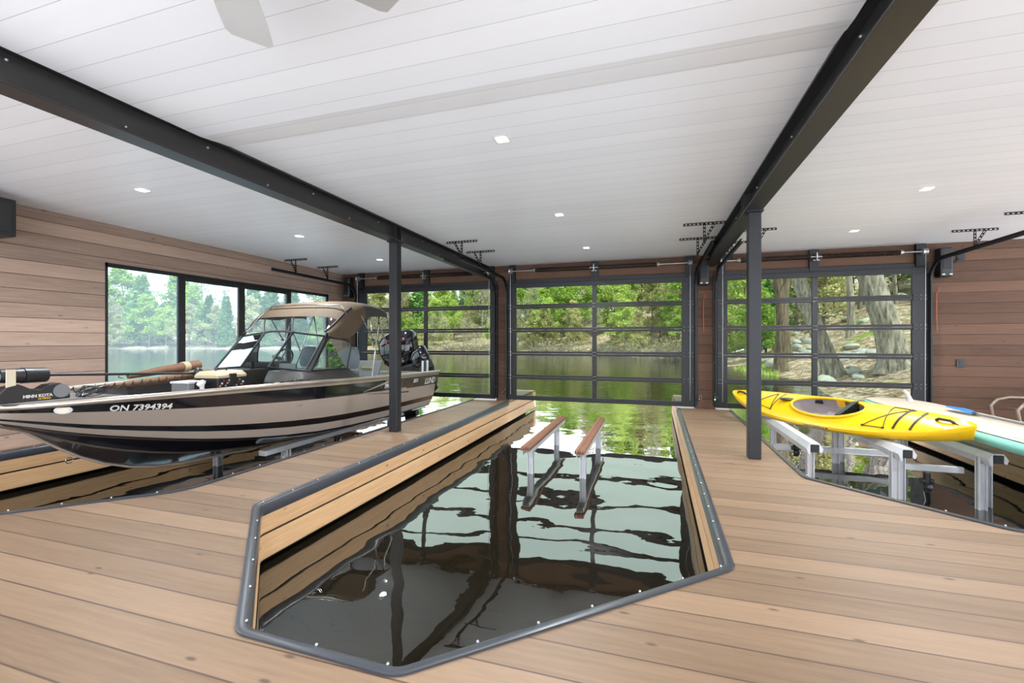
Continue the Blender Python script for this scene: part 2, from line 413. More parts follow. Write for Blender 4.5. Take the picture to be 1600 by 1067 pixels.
# ---------------------------------------------------------------- walls, ceiling
WY = 9.6
mb = MB()
for x0, x1 in ((-7.5,-7.0),(-3.36,-3.06),(.82,1.2),(4.56,9)): mb.box(x0, x1, WY, WY+.16, -.04, CEIL)
for x0, x1 in ((-7.0,-3.36),(-3.06,.82),(1.2,4.56)): mb.box(x0, x1, WY, WY+.16, 2.62, CEIL)
struct(mb.build('wall_back', M['siding']))
mb = MB(); mb.box(-7.66,-7.5,-2.4,4.42,-.1,CEIL); mb.box(-7.66,-7.5,9.09,WY+.16,-.1,CEIL)
mb.box(-7.66,-7.5,4.42,9.09,2.46,CEIL); mb.box(-7.66,-7.5,4.42,9.09,-.1,.55)
struct(mb.build('wall_left', M['siding_l']))
mb = MB()
for a, b in ((-7.66,-3.59),(1.08,8.2)): mb.box(a, b, -2.4, WY+.4, CEIL, CEIL+.12)
mb.box(-3.6,1.09,3.02,WY+.4,CEIL,CEIL+.12); mb.box(-3.515,1.005,-2.4,2.74,CEIL-.03,CEIL+.12)
mb.add([(-3.515,3.02,CEIL),(1.005,3.02,CEIL),(1.005,2.74,CEIL-.03),(-3.515,2.74,CEIL-.03),(-3.515,3.02,CEIL+.12),(1.005,3.02,CEIL+.12),(1.005,2.74,CEIL+.12),(-3.515,2.74,CEIL+.12)],
       [(0,3,2,1),(4,5,6,7),(0,1,5,4),(1,2,6,5),(2,3,7,6),(3,0,4,7)])
struct(mb.build('ceiling', M['ceil']))

# window in the left wall
mb = MB(); X0, X1 = -7.55, -7.5
mb.box(X0,X1,4.42,4.46,.55,2.46); mb.box(X0,X1,9.03,9.09,.55,2.46); mb.box(X0,X1,4.42,9.09,2.40,2.46); mb.box(X0,X1,4.42,9.09,.55,.62)
for a, b in ((5.47,5.59),(6.61,6.75),(7.79,7.91)): mb.box(X0,X1,a,b,.6,2.42)
mb.box(X0,X1,5.6,6.6,2.34,2.42); mb.box(X0,X1,6.76,7.8,2.34,2.42)
w1 = struct(mb.build('window_1', M['black'], bevel=.004))
for a, b in ((4.46,5.47),(5.62,6.58),(6.78,7.77),(7.94,9.03)):
    mb = MB(); mb.box(-7.53,-7.525,a,b,.62,2.41); mb.build('pane', M['wglass'], w1)

# ---------------------------------------------------------------- glazed overhead doors
NS = 5
def door(n, x0, x1, gx0, gx1):
    z0, z1 = .03, 2.60; sh = (z1-z0)/NS; y0, y1 = 9.50, 9.55; mid = (gx0+gx1)/2
    root = MB(); root.box(x0, x0+.02, y0-.005, y1, z0, z1); root.box(x1-.02, x1, y0-.005, y1, z0, z1)
    r = struct(root.build('door_%d' % n, M['alum_black']))
    for i in range(NS):
        a = z0+i*sh; b = a+sh; mb = MB()
        bot = .10 if i == 0 else .048; top = .10 if i == NS-1 else .048
        mb.box(x0, gx0, y0, y1, a+.002, b-.002); mb.box(gx1, x1, y0, y1, a+.002, b-.002)
        mb.box(gx0, gx1, y0, y1, a+.002, a+bot); mb.box(gx0, gx1, y0, y1, b-top, b-.002)
        mb.box(mid-.045, mid+.045, y0, y1, a+bot, b-top)
        sec = mb.build('door_section', M['alum_black'], r, bevel=.004)
        for p, q in ((gx0, mid-.045), (mid+.045, gx1)):
            g_ = MB(); g_.box(p, q, y0+.022, y0+.028, a+bot, b-top); g_.build('pane', M['glass'], sec)
        if i:
            hg = MB()
            for hx in (x0+.02, mid-.04, gx1+.01):
                wd = .08 if hx != gx1+.01 else x1-gx1-.02
                hg.box(hx, hx+wd, y0-.012, y0, a-.05, a+.05)
                for u in range(3):
                    for dz in (-.035, .035): hg.ball((hx+wd*(u+.5)/3, y0-.014, a+dz), .007, n=6, m=1)
            hg.build('hinge', [M['alum_black'], M['galv']], sec)
    # frame of the opening
    mb = MB(); mb.box(x0-.02, x1+.02, 9.56, 9.62, 2.58, 2.68)
    mb.build('head_trim', M['black'], r)
    mb = MB(); mb.box(x0, x1, 9.46, 9.51, z1-.10, z1-.07); mb.build('strut', M['alum_black'], r)
    return r
D = [(-7.0,-3.36,-6.72,-3.47),(-3.06,.82,-2.86,.57),(1.2,4.56,1.40,4.32)]
for i, d in enumerate(D): door(i+1, *d)
side_name = ['left', 'middle', 'right']
def arc_track(mb, x, sgn, y_end):
    # vertical then quarter bend, then horizontal run under the ceiling
    pts = [(x,9.47,.05),(x,9.47,1.2),(x,9.47,2.36)]
    for k in range(1, 9):
        t_ = k/8*PI/2; pts.append((x, 9.47-.34*(1-math.cos(t_)), 2.36+.34*math.sin(t_)))
    pts.append((x, (9.13+y_end)/2, 2.71)); pts.append((x, y_end, 2.72))
    rows = []
    for k, p in enumerate(pts):
        p = Vector(p); d = Vector(pts[min(k+1,len(pts)-1)])-Vector(pts[max(k-1,0)]); d.normalize(); nrm = Vector((0,-d.z,d.y))
        if nrm.y > 0: nrm = -nrm
        u = Vector((1,0,0)); rows.append([p+nrm*.03+u*.012*sgn, p+nrm*.03-u*.02*sgn, p-nrm*.03-u*.02*sgn, p-nrm*.03+u*.012*sgn,
            p-nrm*.03+u*.004*sgn, p-nrm*.024-u*.014*sgn, p+nrm*.024-u*.014*sgn, p+nrm*.03+u*.004*sgn])
    mb.loft(rows, close=True)
def hanger(x, y, label, drop=.27, sgn=1, xt=None):
    t_ = thing('perforated_hanger', label, 'track hanger', (x, y, CEIL), 0, 'perforated steel hangers holding the door tracks')
    def perf(mb, a, b, wid=.035):
        a, b = Vector(a), Vector(b); d = (b-a).normalized(); s_ = Vector((0,0,1)) if abs(d.x) > .9 else Vector((d.z,0,-d.x)); L = (b-a).length; k = max(3, int(L/.05))
        def q(p0, p1, hw):
            s2 = s_*hw; f2 = Vector((0,.003,0))
            mb.add([p0-s2-f2,p1-s2-f2,p1+s2-f2,p0+s2-f2,p0-s2+f2,p1-s2+f2,p1+s2+f2,p0+s2+f2], [(0,1,2,3),(7,6,5,4),(0,4,5,1),(1,5,6,2),(2,6,7,3),(3,7,4,0)])
        q(a+s_*wid*.36, b+s_*wid*.36, wid*.14); q(a-s_*wid*.36, b-s_*wid*.36, wid*.14)
        for i in range(k+1):
            c = a.lerp(b, i/k); q(c-d*.011, c+d*.011, wid*.5)
    mb = MB(); perf(mb, (-.27,0,-.02), (.27,0,-.02)); mb.box(-.27,.27,0,.035,-.003,0); mb.build('ceiling_angle', M['hang'], t_)
    xt = 0 if xt is None else xt
    mb = MB(); perf(mb, (xt,0,-.03), (xt,0,-drop)); mb.build('drop_strap', M['hang'], t_)
    mb = MB(); perf(mb, (xt+.13*sgn,.01,-.03), (xt,.01,-drop+.03)); mb.build('diagonal_brace', M['hang'], t_)
    return t_
tr_lab = ['black vertical track left of the left glazed door, bending under the ceiling', 'black track right of the left glazed door beside the beam', 'black track left of the middle glazed door', 'black track right of the middle glazed door', 'black track left of the right glazed door behind the column', 'grey track right of the right glazed door running towards the viewer under the ceiling']
k = 0
hx = []
for i, (x0, x1, a, b) in enumerate(D):
    for x, sgn in ((x0-.0, 1), (x1+.0, -1)):
        mb = MB(); arc_track(mb, x, sgn, 6.9 if k != 0 else 6.9)
        t_ = thing('door_track', tr_lab[k], 'door track', (x, 9.47, 0))
        mb.build('rail', M['alum_black'] if k != 5 else M['black'], t_, smooth=30, loc=(-x,-9.47,0))
        mb = MB(); mb.box(-.02*sgn-.03, -.02*sgn+.03, .06, .12, .05, 2.6)
        mb.build('mounting_angle', M['alum_black'], t_)
        dots(t_, 'bolt_head', M['galv'], [(-.02*sgn, .055, zz) for zz in (.3,.9,1.5,2.1,2.45)], .009)
        hx.append((x, sgn)); k += 1
hl = ['nearer hanger of the track beside the left wall','farther hanger of the track beside the left wall',
      'nearer hanger just right of the left beam','farther hanger just right of the left beam',
      'nearer hanger just left of the right beam','farther hanger just left of the right beam',
      'nearer hanger peeking out right of the right column','farther hanger hidden mostly behind the right column',
      'nearer hanger at the right edge of the photo','hanger over the rising track near the right wall outlet']
pos = [(-7.0,7.5),(-7.0,8.45),(-3.06,6.98),(-3.06,7.85),(.72,6.93),(.72,7.9),(1.5,7.55),(1.3,8.4),(4.72,7.57),(4.66,8.54)]
for (x, y), l in zip(pos, hl):
    hanger(x, y, 'black perforated steel '+l, .29, 1 if x in (.72,4.72,4.66,1.5) else -1)

def torsion(i, x0, x1, mid):
    y, z = 9.42, 2.86
    t_ = thing('torsion_spring_assembly', 'black torsion spring on its shaft above the %s glazed door' % side_name[i], 'door spring', (mid, y, z))
    mb = MB(); mb.cyl((x0+.1-mid,0,0),(x1-.1-mid,0,0),.013,n=10); mb.build('shaft', M['galv'], t_, smooth=40)
    for s_ in (-1, 1):
        a, b = (-.09, -1.25) if s_ < 0 else (.09, 1.25)
        pts = []; turns = 44
        for q in range(turns*8+1):
            u = q/(turns*8); an = 2*PI*u*turns; pts.append((a+(b-a)*u, .036*math.cos(an), .036*math.sin(an)))
        mb = MB(); mb.tube(pts, .011, n=5); mb.build('spring', M['spring'], t_, smooth=60)
        mb = MB(); mb.cyl((b,0,0),(b+.05*s_,0,0),.045,.032,n=12); mb.build('winding_cone', M['galv'], t_, smooth=40)
        xd = (x0+.1-mid) if s_ < 0 else (x1-.1-mid)
        mb = MB(); mb.cyl((xd-.035,0,0),(xd+.0,0,0),.06,.05,n=16); mb.cyl((xd,0,0),(xd+.035,0,0),.045,.06,n=16); mb.build('cable_drum', M['galv'], t_, smooth=40)
        mb = MB(); mb.box(xd-.07,xd+.07,.10,.175,-.24,.155); mb.build('end_bearing_plate', M['alum_black'], t_)
        mb = MB(); mb.tube([(xd,-.03,-.05),(xd+.0,-.02,-1.2),(xd,-.01,-2.7)], .004, n=5); mb.build('lift_cable', M['galv'], t_)
    mb = MB(); mb.box(-.075,.075,.12,.175,-.24,.155); mb.build('centre_plate', M['alum_black'], t_)
    mb = MB(); mb.box(-.05,.05,.0,.13,-.07,-.055); mb.box(-.008,.008,-.05,.13,-.07,.07); mb.cyl((-.012,0,0),(.012,0,0),.05,n=14); mb.build('centre_bracket', M['galv'], t_)
for i, d in enumerate(D): torsion(i, d[0], d[1], (d[2]+d[3])/2)

def opener(x, i, s_):
    t_ = thing('door_opener', ['black motor box of the left glazed door near the wall corner','black motor box right of the middle glazed door','black motor box right of the right glazed door'][i], 'door opener', (x, 9.5, 2.66))
    mb = MB(); mb.box(-.09,.09,-.14,.06,-.25,.25); mb.build('housing', M['bk'], t_, bevel=.03)
    mb = MB(); mb.box(-.06,.06,-.146,-.138,-.12,.12); mb.build('cover', M['alum_black'], t_, bevel=.004)
    mb = MB()
    for dx in (-.05,.05): mb.box(dx-.02,dx+.02,-.147,-.135,-.22,-.20)
    mb.build('terminal_lights', M['galv'], t_)
opener(-7.2, 0, -1); opener(.97, 1, 1); opener(4.74, 2, 1)
for x, lab in ((.98,'orange pull cord hanging below the opener of the middle door'),(4.70,'orange pull cord hanging below the opener of the right door')):
    mb = MB(); mb.tube([(x,9.56,2.2),(x+.02,9.54,2.25),(x+.05,9.56,2.22),(x,9.57,2.15),(x-.005,9.57,1.9),(x+.003,9.57,1.5)], .006, n=6)
    tag(mb.build('pull_cord', M['orange'], smooth=60), lab, 'pull cord')
for x, lab, led in ((-3.12,'small safety sensor at the foot of the post left of the middle door',0),(.88,'small safety sensor at the foot of the post right of the middle door',0),(1.16,'small safety sensor with a green light left of the right door',1)):
    t_ = thing('safety_sensor', lab, 'sensor', (x, 9.42, .2))
    mb = MB(); mb.box(-.02,.02,-.06,.0,-.04,.04); mb.build('body', M['bk'], t_, bevel=.004)
    mb = MB(); mb.ball((0,-.063,.01), .012, n=8); mb.build('led', M['led'] if led else M['galv'], t_)
    mb = MB(); mb.tube([(0,-.01,.02),(.03,.03,.08),(.06,.04,.05),(.05,.06,-.02),(0,.07,-.04)], .003, n=5); mb.build('wire', M['tan'], t_)
for x, z, lab in ((5.04,2.75,'black outlet high on the wall right of the right door opener'),(5.04,.95,'black outlet low on the wall right of the right door')):
    t_ = thing('wall_outlet', lab, 'outlet', (x, WY, z))
    mb = MB(); mb.box(-.06,.06,-.02,.0,-.065,.065); mb.build('plate', M['bk'], t_, bevel=.005)
    mb = MB(); mb.box(-.03,.03,-.024,-.018,.01,.045); mb.box(-.03,.03,-.024,-.018,-.045,-.01); mb.build('socket', M['alum_black'], t_)
mb = MB(); mb.tube([(5.0,9.57,2.74),(4.94,9.55,2.66),(4.89,9.54,2.7),(4.835,9.53,2.68)], .01, n=6)
tag(mb.build('power_cord', M['bk'], smooth=60), 'short black power cord between the high outlet and the door opener', 'cord')

# ---------------------------------------------------------------- steel beams and columns
def beam(name, x, label):
    L = (x, 0, 0); t_ = thing(name, label, 'beam', (x, 0, CEIL)); hw = .09
    mb = MB(); mb.box(-hw,hw,-2.4,9.58,-.018,0); mb.box(-hw,hw,-2.4,9.58,-.235,-.217); mb.box(-.012,.012,-2.4,9.58,-.217,-.018)
    mb.build('i_section', M['beam'], t_, bevel=.003)
    for s_ in (-1, 1):
        for yy in (5.68, 5.82):
            mb = MB(); a, b = sorted((.012*s_, (hw-.004)*s_)); mb.box(a,b,yy-.006,yy+.006,-.217,-.018); mb.build('stiffener', M['beam'], t_)
    s_ = 1 if x < 0 else -1
    dots(t_, 'bolt_head', M['galv'], [(.016*s_, 1.0+.62*q, -.06 if q%2 else -.17) for q in range(13)], .011)
beam('steel_beam', -3.60, 'dark steel I-beam over the dock on the left, running to the back wall')
beam('steel_beam', 1.09, 'dark steel I-beam over the right dock finger, running to the back wall')
for x, y, lab in ((-3.60,5.79,'square dark steel column on the dock beside the fishing boat'),(1.105,5.66,'square dark steel column on the dock beside the kayak')):
    t_ = thing('steel_column', lab, 'column', (x, y, 0))
    mb = MB(); mb.box(-.065,.065,-.065,.065,.0,CEIL-.25); mb.build('shaft', M['black'], t_, bevel=.008)
    mb = MB(); mb.box(-.085,.085,-.085,.085,CEIL-.25,CEIL-.235); mb.build('cap_plate', M['black'], t_)

# ---------------------------------------------------------------- ceiling lights and fan
lights = [(-1.2,3.58),(-5.46,3.58),(-5.43,5.9),(-5.4,8.1),(-1.18,5.94),(-1.13,8.18),(2.98,8.16),(2.93,6.15),(2.93,3.58),(-1.2,.3),(-5.46,.3),(2.93,.3)]
ll = ['nearest lit square downlight in the middle bay','nearest lit downlight in the left bay','second lit downlight of the left bay above the boat','farthest lit downlight of the left bay near the door','second lit downlight of the middle bay','farthest lit downlight of the middle bay near the glazed door','farthest lit downlight of the right bay','nearer lit downlight of the right bay']
for i, (x, y) in enumerate(lights):
    t_ = thing('recessed_light', ll[i] if i < len(ll) else 'square downlight near the viewer, '+('middle bay' if x > -3 and x < 1 else 'left bay' if x < 0 else 'right bay nearer one' if y < 2 else 'right bay'), 'ceiling light', (x, y, CEIL-(.03 if (-3.6 < x < 1.09 and y < 2.74) else 0)), 0, 'square recessed ceiling lights')
    mb = MB(); s1, s2 = .065, .05
    mb.add([(-s1,-s1,-.004),(s1,-s1,-.004),(s1,s1,-.004),(-s1,s1,-.004),(-s2,-s2,-.004),(s2,-s2,-.004),(s2,s2,-.004),(-s2,s2,-.004)], [(0,1,5,4),(1,2,6,5),(2,3,7,6),(3,0,4,7)])
    mb.build('trim_ring', M['white'], t_)
    mb = MB(); mb.box(-s2,s2,-s2,s2,-.003,-.001); mb.build('lens', M['lamp'], t_)
    la = bpy.data.lights.new('downlight_lamp', 'SPOT'); la.energy = 200; la.spot_size = R(150); la.spot_blend = .8; la.shadow_soft_size = .05; la.color = (.92,.96,1)
    lo = bpy.data.objects.new('downlight_lamp', la); C.objects.link(lo); lo.parent = t_; lo.location = (0,0,-.02)
t_ = thing('ceiling_fan', 'light grey ceiling fan at the top of the photo, only blade tips showing', 'ceiling fan', (-1.45,1.15,CEIL-.03))
mb = MB(); mb.cyl((0,0,0),(0,0,-.04),.08,.08,20); mb.cyl((0,0,-.04),(0,0,-.15),.02,.02,12); mb.build('downrod', M['fan'], t_, smooth=40)
mb = MB(); mb.cyl((0,0,-.14),(0,0,-.18),.06,.12,24); mb.cyl((0,0,-.18),(0,0,-.27),.12,.11,24); mb.build('motor_housing', M['fan'], t_, smooth=40)
for q in range(5):
    an = R(54+72*q); mb = MB(); rows = []
    for r_, wd in ((.1,.05),(.2,.07),(.3,.09),(.5,.10),(.64,.10),(.67,.08)):
        rows.append([(r_*math.cos(an)-s_*wd*math.sin(an), r_*math.sin(an)+s_*wd*math.cos(an), -.22+s_*wd*.2+dz) for s_, dz in ((-1,-.004),(1,-.004),(1,.004),(-1,.004))])
    mb.loft(rows, close=True); mb.add(rows[-1], [(0,1,2,3)]); mb.build('blade', M['fan'], t_)
t_ = thing('wall_speaker', 'black box mounted under the ceiling at the left edge', 'heater box', (-7.2,2.83,2.72))
mb = MB(); mb.box(-.28,.28,-.4,.38,-.21,.21); mb.build('casing', M['black'], t_, bevel=.01)
mb = MB(); mb.box(.28,.29,-.35,.33,-.16,.16); mb.build('front_panel', M['bk'], t_)
mb = MB(); mb.cyl((.0,.2,.2),(.0,.2,CEIL-2.72),.012); mb.cyl((.0,-.2,.2),(.0,-.2,CEIL-2.72),.012); mb.build('hanging_rods', M['galv'], t_)
t_['label'] = 'black box mounted under the ceiling at the left edge'; t_.name = 'unit_heater'

# ---------------------------------------------------------------- lake shore, rocks, trees
shore = [(-260,50),(-170,60),(-128,78),(-110,84),(-81,90),(-58,89),(-36,84),(-20,72),(-9,66),(1,56),(4.6,42),(5.4,30),(6.4,25),(6.0,20),(5.4,16),(5.8,13.2),(9,12.2),(30,12),(90,12)]
def sdist(x, y):
    best = 1e9; sg = 1
    for (ax, ay), (bx, by) in zip(shore, shore[1:]):
        dx, dy = bx-ax, by-ay; L = dx*dx+dy*dy; t_ = max(0, min(1, ((x-ax)*dx+(y-ay)*dy)/L))
        qx, qy = ax+dx*t_-x, ay+dy*t_-y; d = qx*qx+qy*qy
        if d < best-1e-9: best = d; sg = 1 if (dx*(y-ay)-dy*(x-ax)) > 0 else -1
    return sg*math.sqrt(best)
def H(x, y):
    d = sdist(x, y)
    if d < 0: return max(-1.6, -.52+.35*d)
    k = .30 if x > -30 else max(.07, .30+(x+30)*.006)
    h = -.52+.16*min(d, 1.5)+k*max(0, d-1.2)
    h = min(h, 9+1.5*math.sin(x*.07)) + (.25*math.sin(x*.9+y*.5)+.2*math.sin(x*.4-y*1.1))*min(1, d/4)
    return h
def grid(x0, x1, nx, y0, y1, ny, fn=None, skip=None):
    mb = MB(); vs = []; fs = []
    for j in range(ny+1):
        for i in range(nx+1):
            x = x0+(x1-x0)*i/nx; y = y0+(y1-y0)*j/ny; vs.append((x, y, H(x, y)))
    for j in range(ny):
        for i in range(nx):
            cx_ = x0+(x1-x0)*(i+.5)/nx; cy_ = y0+(y1-y0)*(j+.5)/ny
            if skip and skip(cx_, cy_): continue
            a = j*(nx+1)+i; q = (a, a+1, a+nx+2, a+nx+1)
            if max(vs[k][2] for k in q) < -1.2: continue
            fs.append(q)
    mb.add(vs, fs); return mb
o = grid(-260, 100, 120, 10, 190, 60, skip=lambda x, y: 4 < x < 31 and 13 < y < 46).build('lake_shore', M['litter'], smooth=180); struct(o)
o = grid(4, 31, 60, 12, 46, 76, skip=None).build('near_shore', M['litter'], smooth=180); struct(o)
def leafcloud(mb, c, rx, ry, rz, n, size, rnd, m=0, drop=0):
    for _ in range(n):
        while True:
            p = Vector((rnd.uniform(-1,1), rnd.uniform(-1,1), rnd.uniform(-1,1)))
            if .25 < p.length < 1: break
        q = Vector((c[0]+p.x*rx, c[1]+p.y*ry, c[2]+p.z*rz))
        a = Vector((rnd.gauss(0,1), rnd.gauss(0,1), rnd.gauss(0,.6))).normalized(); b = a.cross(Vector((rnd.gauss(0,1), rnd.gauss(0,1), rnd.gauss(0,1)))).normalized()
        s_ = size*rnd.uniform(.5, 1.3); mb.add([q-a*s_, q-b*s_*.6, q+a*s_, q+b*s_*.6], [(0,1,2,3)], m)
def branches(mb, base, top, r0, rnd, n, L, m=0, z0=.3, up=.5, sub=2):
    tips = []; base = Vector(base); top = Vector(top)
    for i in range(n):
        u = z0+(1-z0)*rnd.random(); p = base.lerp(top, u); an = rnd.uniform(0, 2*PI); l = L*(1.15-u)*rnd.uniform(.6,1.2)
        d = Vector((math.cos(an), math.sin(an), up*rnd.uniform(.4,1.6))).normalized()
        q = p+d*l*.5; e = q+(d+Vector((rnd.uniform(-.4,.4), rnd.uniform(-.4,.4), rnd.uniform(-.1,.4)))).normalized()*l*.5
        r_ = r0*(1-u*.75)*.35; mb.tube([p, q, e], [r_, r_*.6, r_*.2], 4, m, caps=False); tips.append(e)
        for _ in range(sub):
            s0 = p.lerp(e, rnd.uniform(.3,.9)); dd = (d+Vector((rnd.uniform(-.9,.9), rnd.uniform(-.9,.9), rnd.uniform(-.3,.6)))).normalized()
            mb.tube([s0, s0+dd*l*.35], [r_*.35, r_*.12], 3, m, caps=False); tips.append(s0+dd*l*.35)
    return tips
def make_tree(name, h, kind, seed):
    rnd = random.Random(seed); t_ = bpy.data.objects.new(name, None); C.objects.link(t_)
    top = (rnd.uniform(-.5,.5), rnd.uniform(-.5,.5), h); mb = MB()
    r0 = h*.014
    mb.tube([(0,0,-.5),(0,0,.3),(top[0]*.3,top[1]*.3,h*.4),(top[0],top[1],h)], [r0*1.5, r0*1.1, r0*.8, r0*.12], 7)
    tips = branches(mb, (0,0,0), top, r0, rnd, 46 if kind != 'cedar' else 30, h*.36, z0=.12, up=.45 if kind != 'cedar' else .05, sub=3)
    mb.build('trunk', M['bark'] if kind in ('bare','spring') else M['barkdk'], t_, smooth=60)
    lf = MB(); ls = h*.02
    if kind == 'cedar':
        for i in range(46):
            u = .1+.9*i/46; rr = h*.17*(1.08-u)+.2; an = i*2.4; leafcloud(lf, (math.cos(an)*rr*.6+top[0]*u, math.sin(an)*rr*.6+top[1]*u, h*u), rr*.75, rr*.75, h*.05, 95, ls*1.1, rnd)
    else:
        n = {'spring': 40, 'olive': 34, 'bare': 11}[kind]
        for tp in tips: leafcloud(lf, tp, h*.068, h*.068, h*.055, n, ls*(.8 if kind != 'bare' else .55), rnd)
    lf.build('foliage', {'cedar': M['leafc'], 'spring': M['leafa'], 'olive': M['leafb'], 'bare': M['leafd']}[kind], t_, smooth=-1)
    return t_
protos = {}
for kd, h, sd in (('spring',9,1),('spring',10,2),('olive',9,3),('bare',11,4),('cedar',11,5),('olive',8,6),('bare',9,8),('cedar',9,9)):
    protos.setdefault(kd, []).append(make_tree({'spring':'leafy_tree','olive':'budding_tree','bare':'bare_tree','cedar':'cedar_tree'}[kd], h, kd, sd))
used_p = set()
desc = {'spring':'bright green tree','olive':'olive budding tree','bare':'pale bare tree','cedar':'dark cedar'}
def plant(kd, x, y, sc, label, group, rnd):
    p = rnd.choice(protos[kd])
    if p.name in used_p: t_ = copy_tree(p)
    else: t_ = p; used_p.add(p.name)
    t_.location = (x, y, H(x, y)-.1); t_.rotation_euler = (rnd.uniform(-.05,.05), rnd.uniform(-.05,.05), rnd.uniform(0, 6.28)); t_.scale = (sc*rnd.uniform(.9,1.25), sc*rnd.uniform(.9,1.25), sc)
    tag(t_, label, 'tree', group)
def along(x0, x1, n, rnd):
    """n points on the shoreline between two x values, with the inland normal"""
    segs = [(a, b) for a, b in zip(shore, shore[1:]) if b[0] > x0 and a[0] < x1]
    L = [math.dist(a, b) for a, b in segs]; T = sum(L); res = []
    for i in range(n):
        s_ = (i+rnd.uniform(.2,.8))/n*T; k = 0
        while s_ > L[k] and k < len(L)-1: s_ -= L[k]; k += 1
        a, b = segs[k]; u = s_/L[k]; dx, dy = (b[0]-a[0])/L[k], (b[1]-a[1])/L[k]
        res.append((a[0]+(b[0]-a[0])*u, a[1]+(b[1]-a[1])*u, -dy, dx))
    return res
rnd = random.Random(21)
def pane_of(x, y):
    t_ = y and x/y
    if t_ < -.76:      # through the wall window: where the ray meets the wall
        yy = -7.5/t_; return 'pane %s of the left wall window' % ('one', 'two', 'three', 'four')[0 if yy < 5.5 else 1 if yy < 6.65 else 2 if yy < 7.85 else 3]
    xx = 9.5*t_
    for n_, (a, b) in (('left', (-7.2,-3.36)), ('middle', (-3.36,1.0))):
        if xx < b: return '%s half of the %s glazed door' % ('left' if xx < (a+b)/2 else 'right', n_)
    return 'left half of the right glazed door'
for (dist, n, mix, s0, s1) in ((3,22,'cedar spring olive bare',.9,1.4),(9,20,'cedar cedar bare olive spring',1.2,1.8),(18,18,'bare cedar spring olive',1.6,2.1)):
    for x, y, nx_, ny_ in along(-165, -66, n, rnd):
        kd = rnd.choice(mix.split()); d = dist+rnd.uniform(-1.5,2); xx, yy = x+nx_*d, y+ny_*d
        plant(kd, xx, yy, rnd.uniform(s0, s1), desc[kd]+(' at the far waterline, ' if dist == 3 else ' back in the far woods, ' if dist > 10 else ' just behind the far shore, ')+pane_of(xx, yy), 'trees seen through the left wall window', rnd)
for (dist, n, mix, s0, s1) in ((2.5,24,'spring olive bare spring olive',.45,.75),(6,22,'bare spring olive',.55,.8),(10,26,'spring spring olive bare',.8,1.15),(18,26,'spring olive bare spring',.85,1.1),(29,24,'spring olive spring bare cedar',.85,1.1),(41,24,'spring olive cedar',.9,1.15)):
    for x, y, nx_, ny_ in along(-66, 3.5, n, rnd):
        kd = rnd.choice(mix.split()); d = dist+rnd.uniform(-1,2); xx, yy = x+nx_*d, y+ny_*d
        plant(kd, xx, yy, rnd.uniform(s0, s1)*(1.0 if dist < 14 else 1.2 if dist < 20 else 1.45 if xx < -34 else 1.35), desc[kd]+(' at the waterline, ' if dist < 3 else ' just above the waterline, ' if dist < 8 else ' low on the slope, ' if dist < 12 else ' halfway up the slope, ' if dist < 25 else ' high on the slope, ')+pane_of(xx, yy), 'trees seen through the glazed doors', rnd)
for x, y, kd, sc, l in ((6.6,33,'spring',.55,'left pane of the right door'),(8.0,37,'cedar',.6,'left pane of the right door'),(7.4,41,'spring',.8,'left edge of the right door'),(10.5,48,'cedar',1.0,'middle of the right door'),(15,56,'spring',.9,'middle of the right door'),(20,60,'olive',1,'big leaning trunk'),(6.2,46,'olive',.7,'left edge of the right door'),(13,62,'bare',1.2,'middle of the right door'),(25,58,'cedar',1.1,'right edge of the right door'),(29,66,'olive',1.2,'right edge of the right door')):
    plant(kd, x, y, sc, desc[kd]+' on the rocky bank, '+l, 'trees on the rocky bank behind the right door', rnd)

def big_trunk(x, y, r, lean, h, label, mat, seed, br=5):
    rn = random.Random(seed); t_ = thing('tree_trunk', label, 'tree', (x, y, H(x, y)-.2)); rows = []
    for k in range(22):
        u = k/21; z = h*u; cx_ = lean[0]*z+.12*math.sin(u*7+seed); cy_ = lean[1]*z; rr = r*(1-.45*u)*(1+.55*math.exp(-u*22)); row = []
        for j in range(36):
            t2 = 2*PI*j/36; q = 1+.05*math.sin(t2*5+seed+u)+.05*math.sin(t2*11+u*3)+rn.uniform(-.02,.02)+.22*math.exp(-u*18)*math.sin(t2*4+seed)
            row.append((cx_+math.cos(t2)*rr*q, cy_+math.sin(t2)*rr*q, z))
        rows.append(row)
    mb = MB(); mb.loft(rows, close=True); mb.build('trunk', mat, t_, smooth=60)
    for q in range(br):
        mb = MB(); tp = branches(mb, (lean[0]*h*.25, lean[1]*h*.25, h*.25), (lean[0]*h, lean[1]*h, h), r*.35, rn, 2, h*.45, sub=3); mb.build('branch', mat, t_, smooth=60)
    return t_
big_trunk(9.3, 21.6, .50, (-.19,.05), 11, 'huge grey leaning trunk seen in the right half of the right glazed door', M['bark'], 1)
big_trunk(7.7, 23.2, .36, (-.26,.04), 11, 'grey trunk leaning left beside the centre stile of the right glazed door', M['bark'], 2)
big_trunk(7.6, 30.0, .27, (-.01,.0), 11, 'straight slim brown trunk between the right column and the centre stile of the right door', M['barkdk'], 3, 9)
big_trunk(6.3, 31.0, .24, (-.10,.0), 9, 'dark leaning trunk just left of the right column', M['barkdk'], 4)
big_trunk(6.9, 28.0, .30, (-.05,.02), 9, 'dark trunk just right of the right column', M['barkdk'], 5)
big_trunk(12.2, 34.0, .22, (-.03,.0), 10, 'slim pale trunk left of the huge leaning trunk', M['bark'], 6, 6)
rl = ['behind the slim pale trunk','beside the huge trunk base','in the upper right pane','near the waterline','in the middle pane column','between the two leaning trunks']
rn = random.Random(5); kk = 0
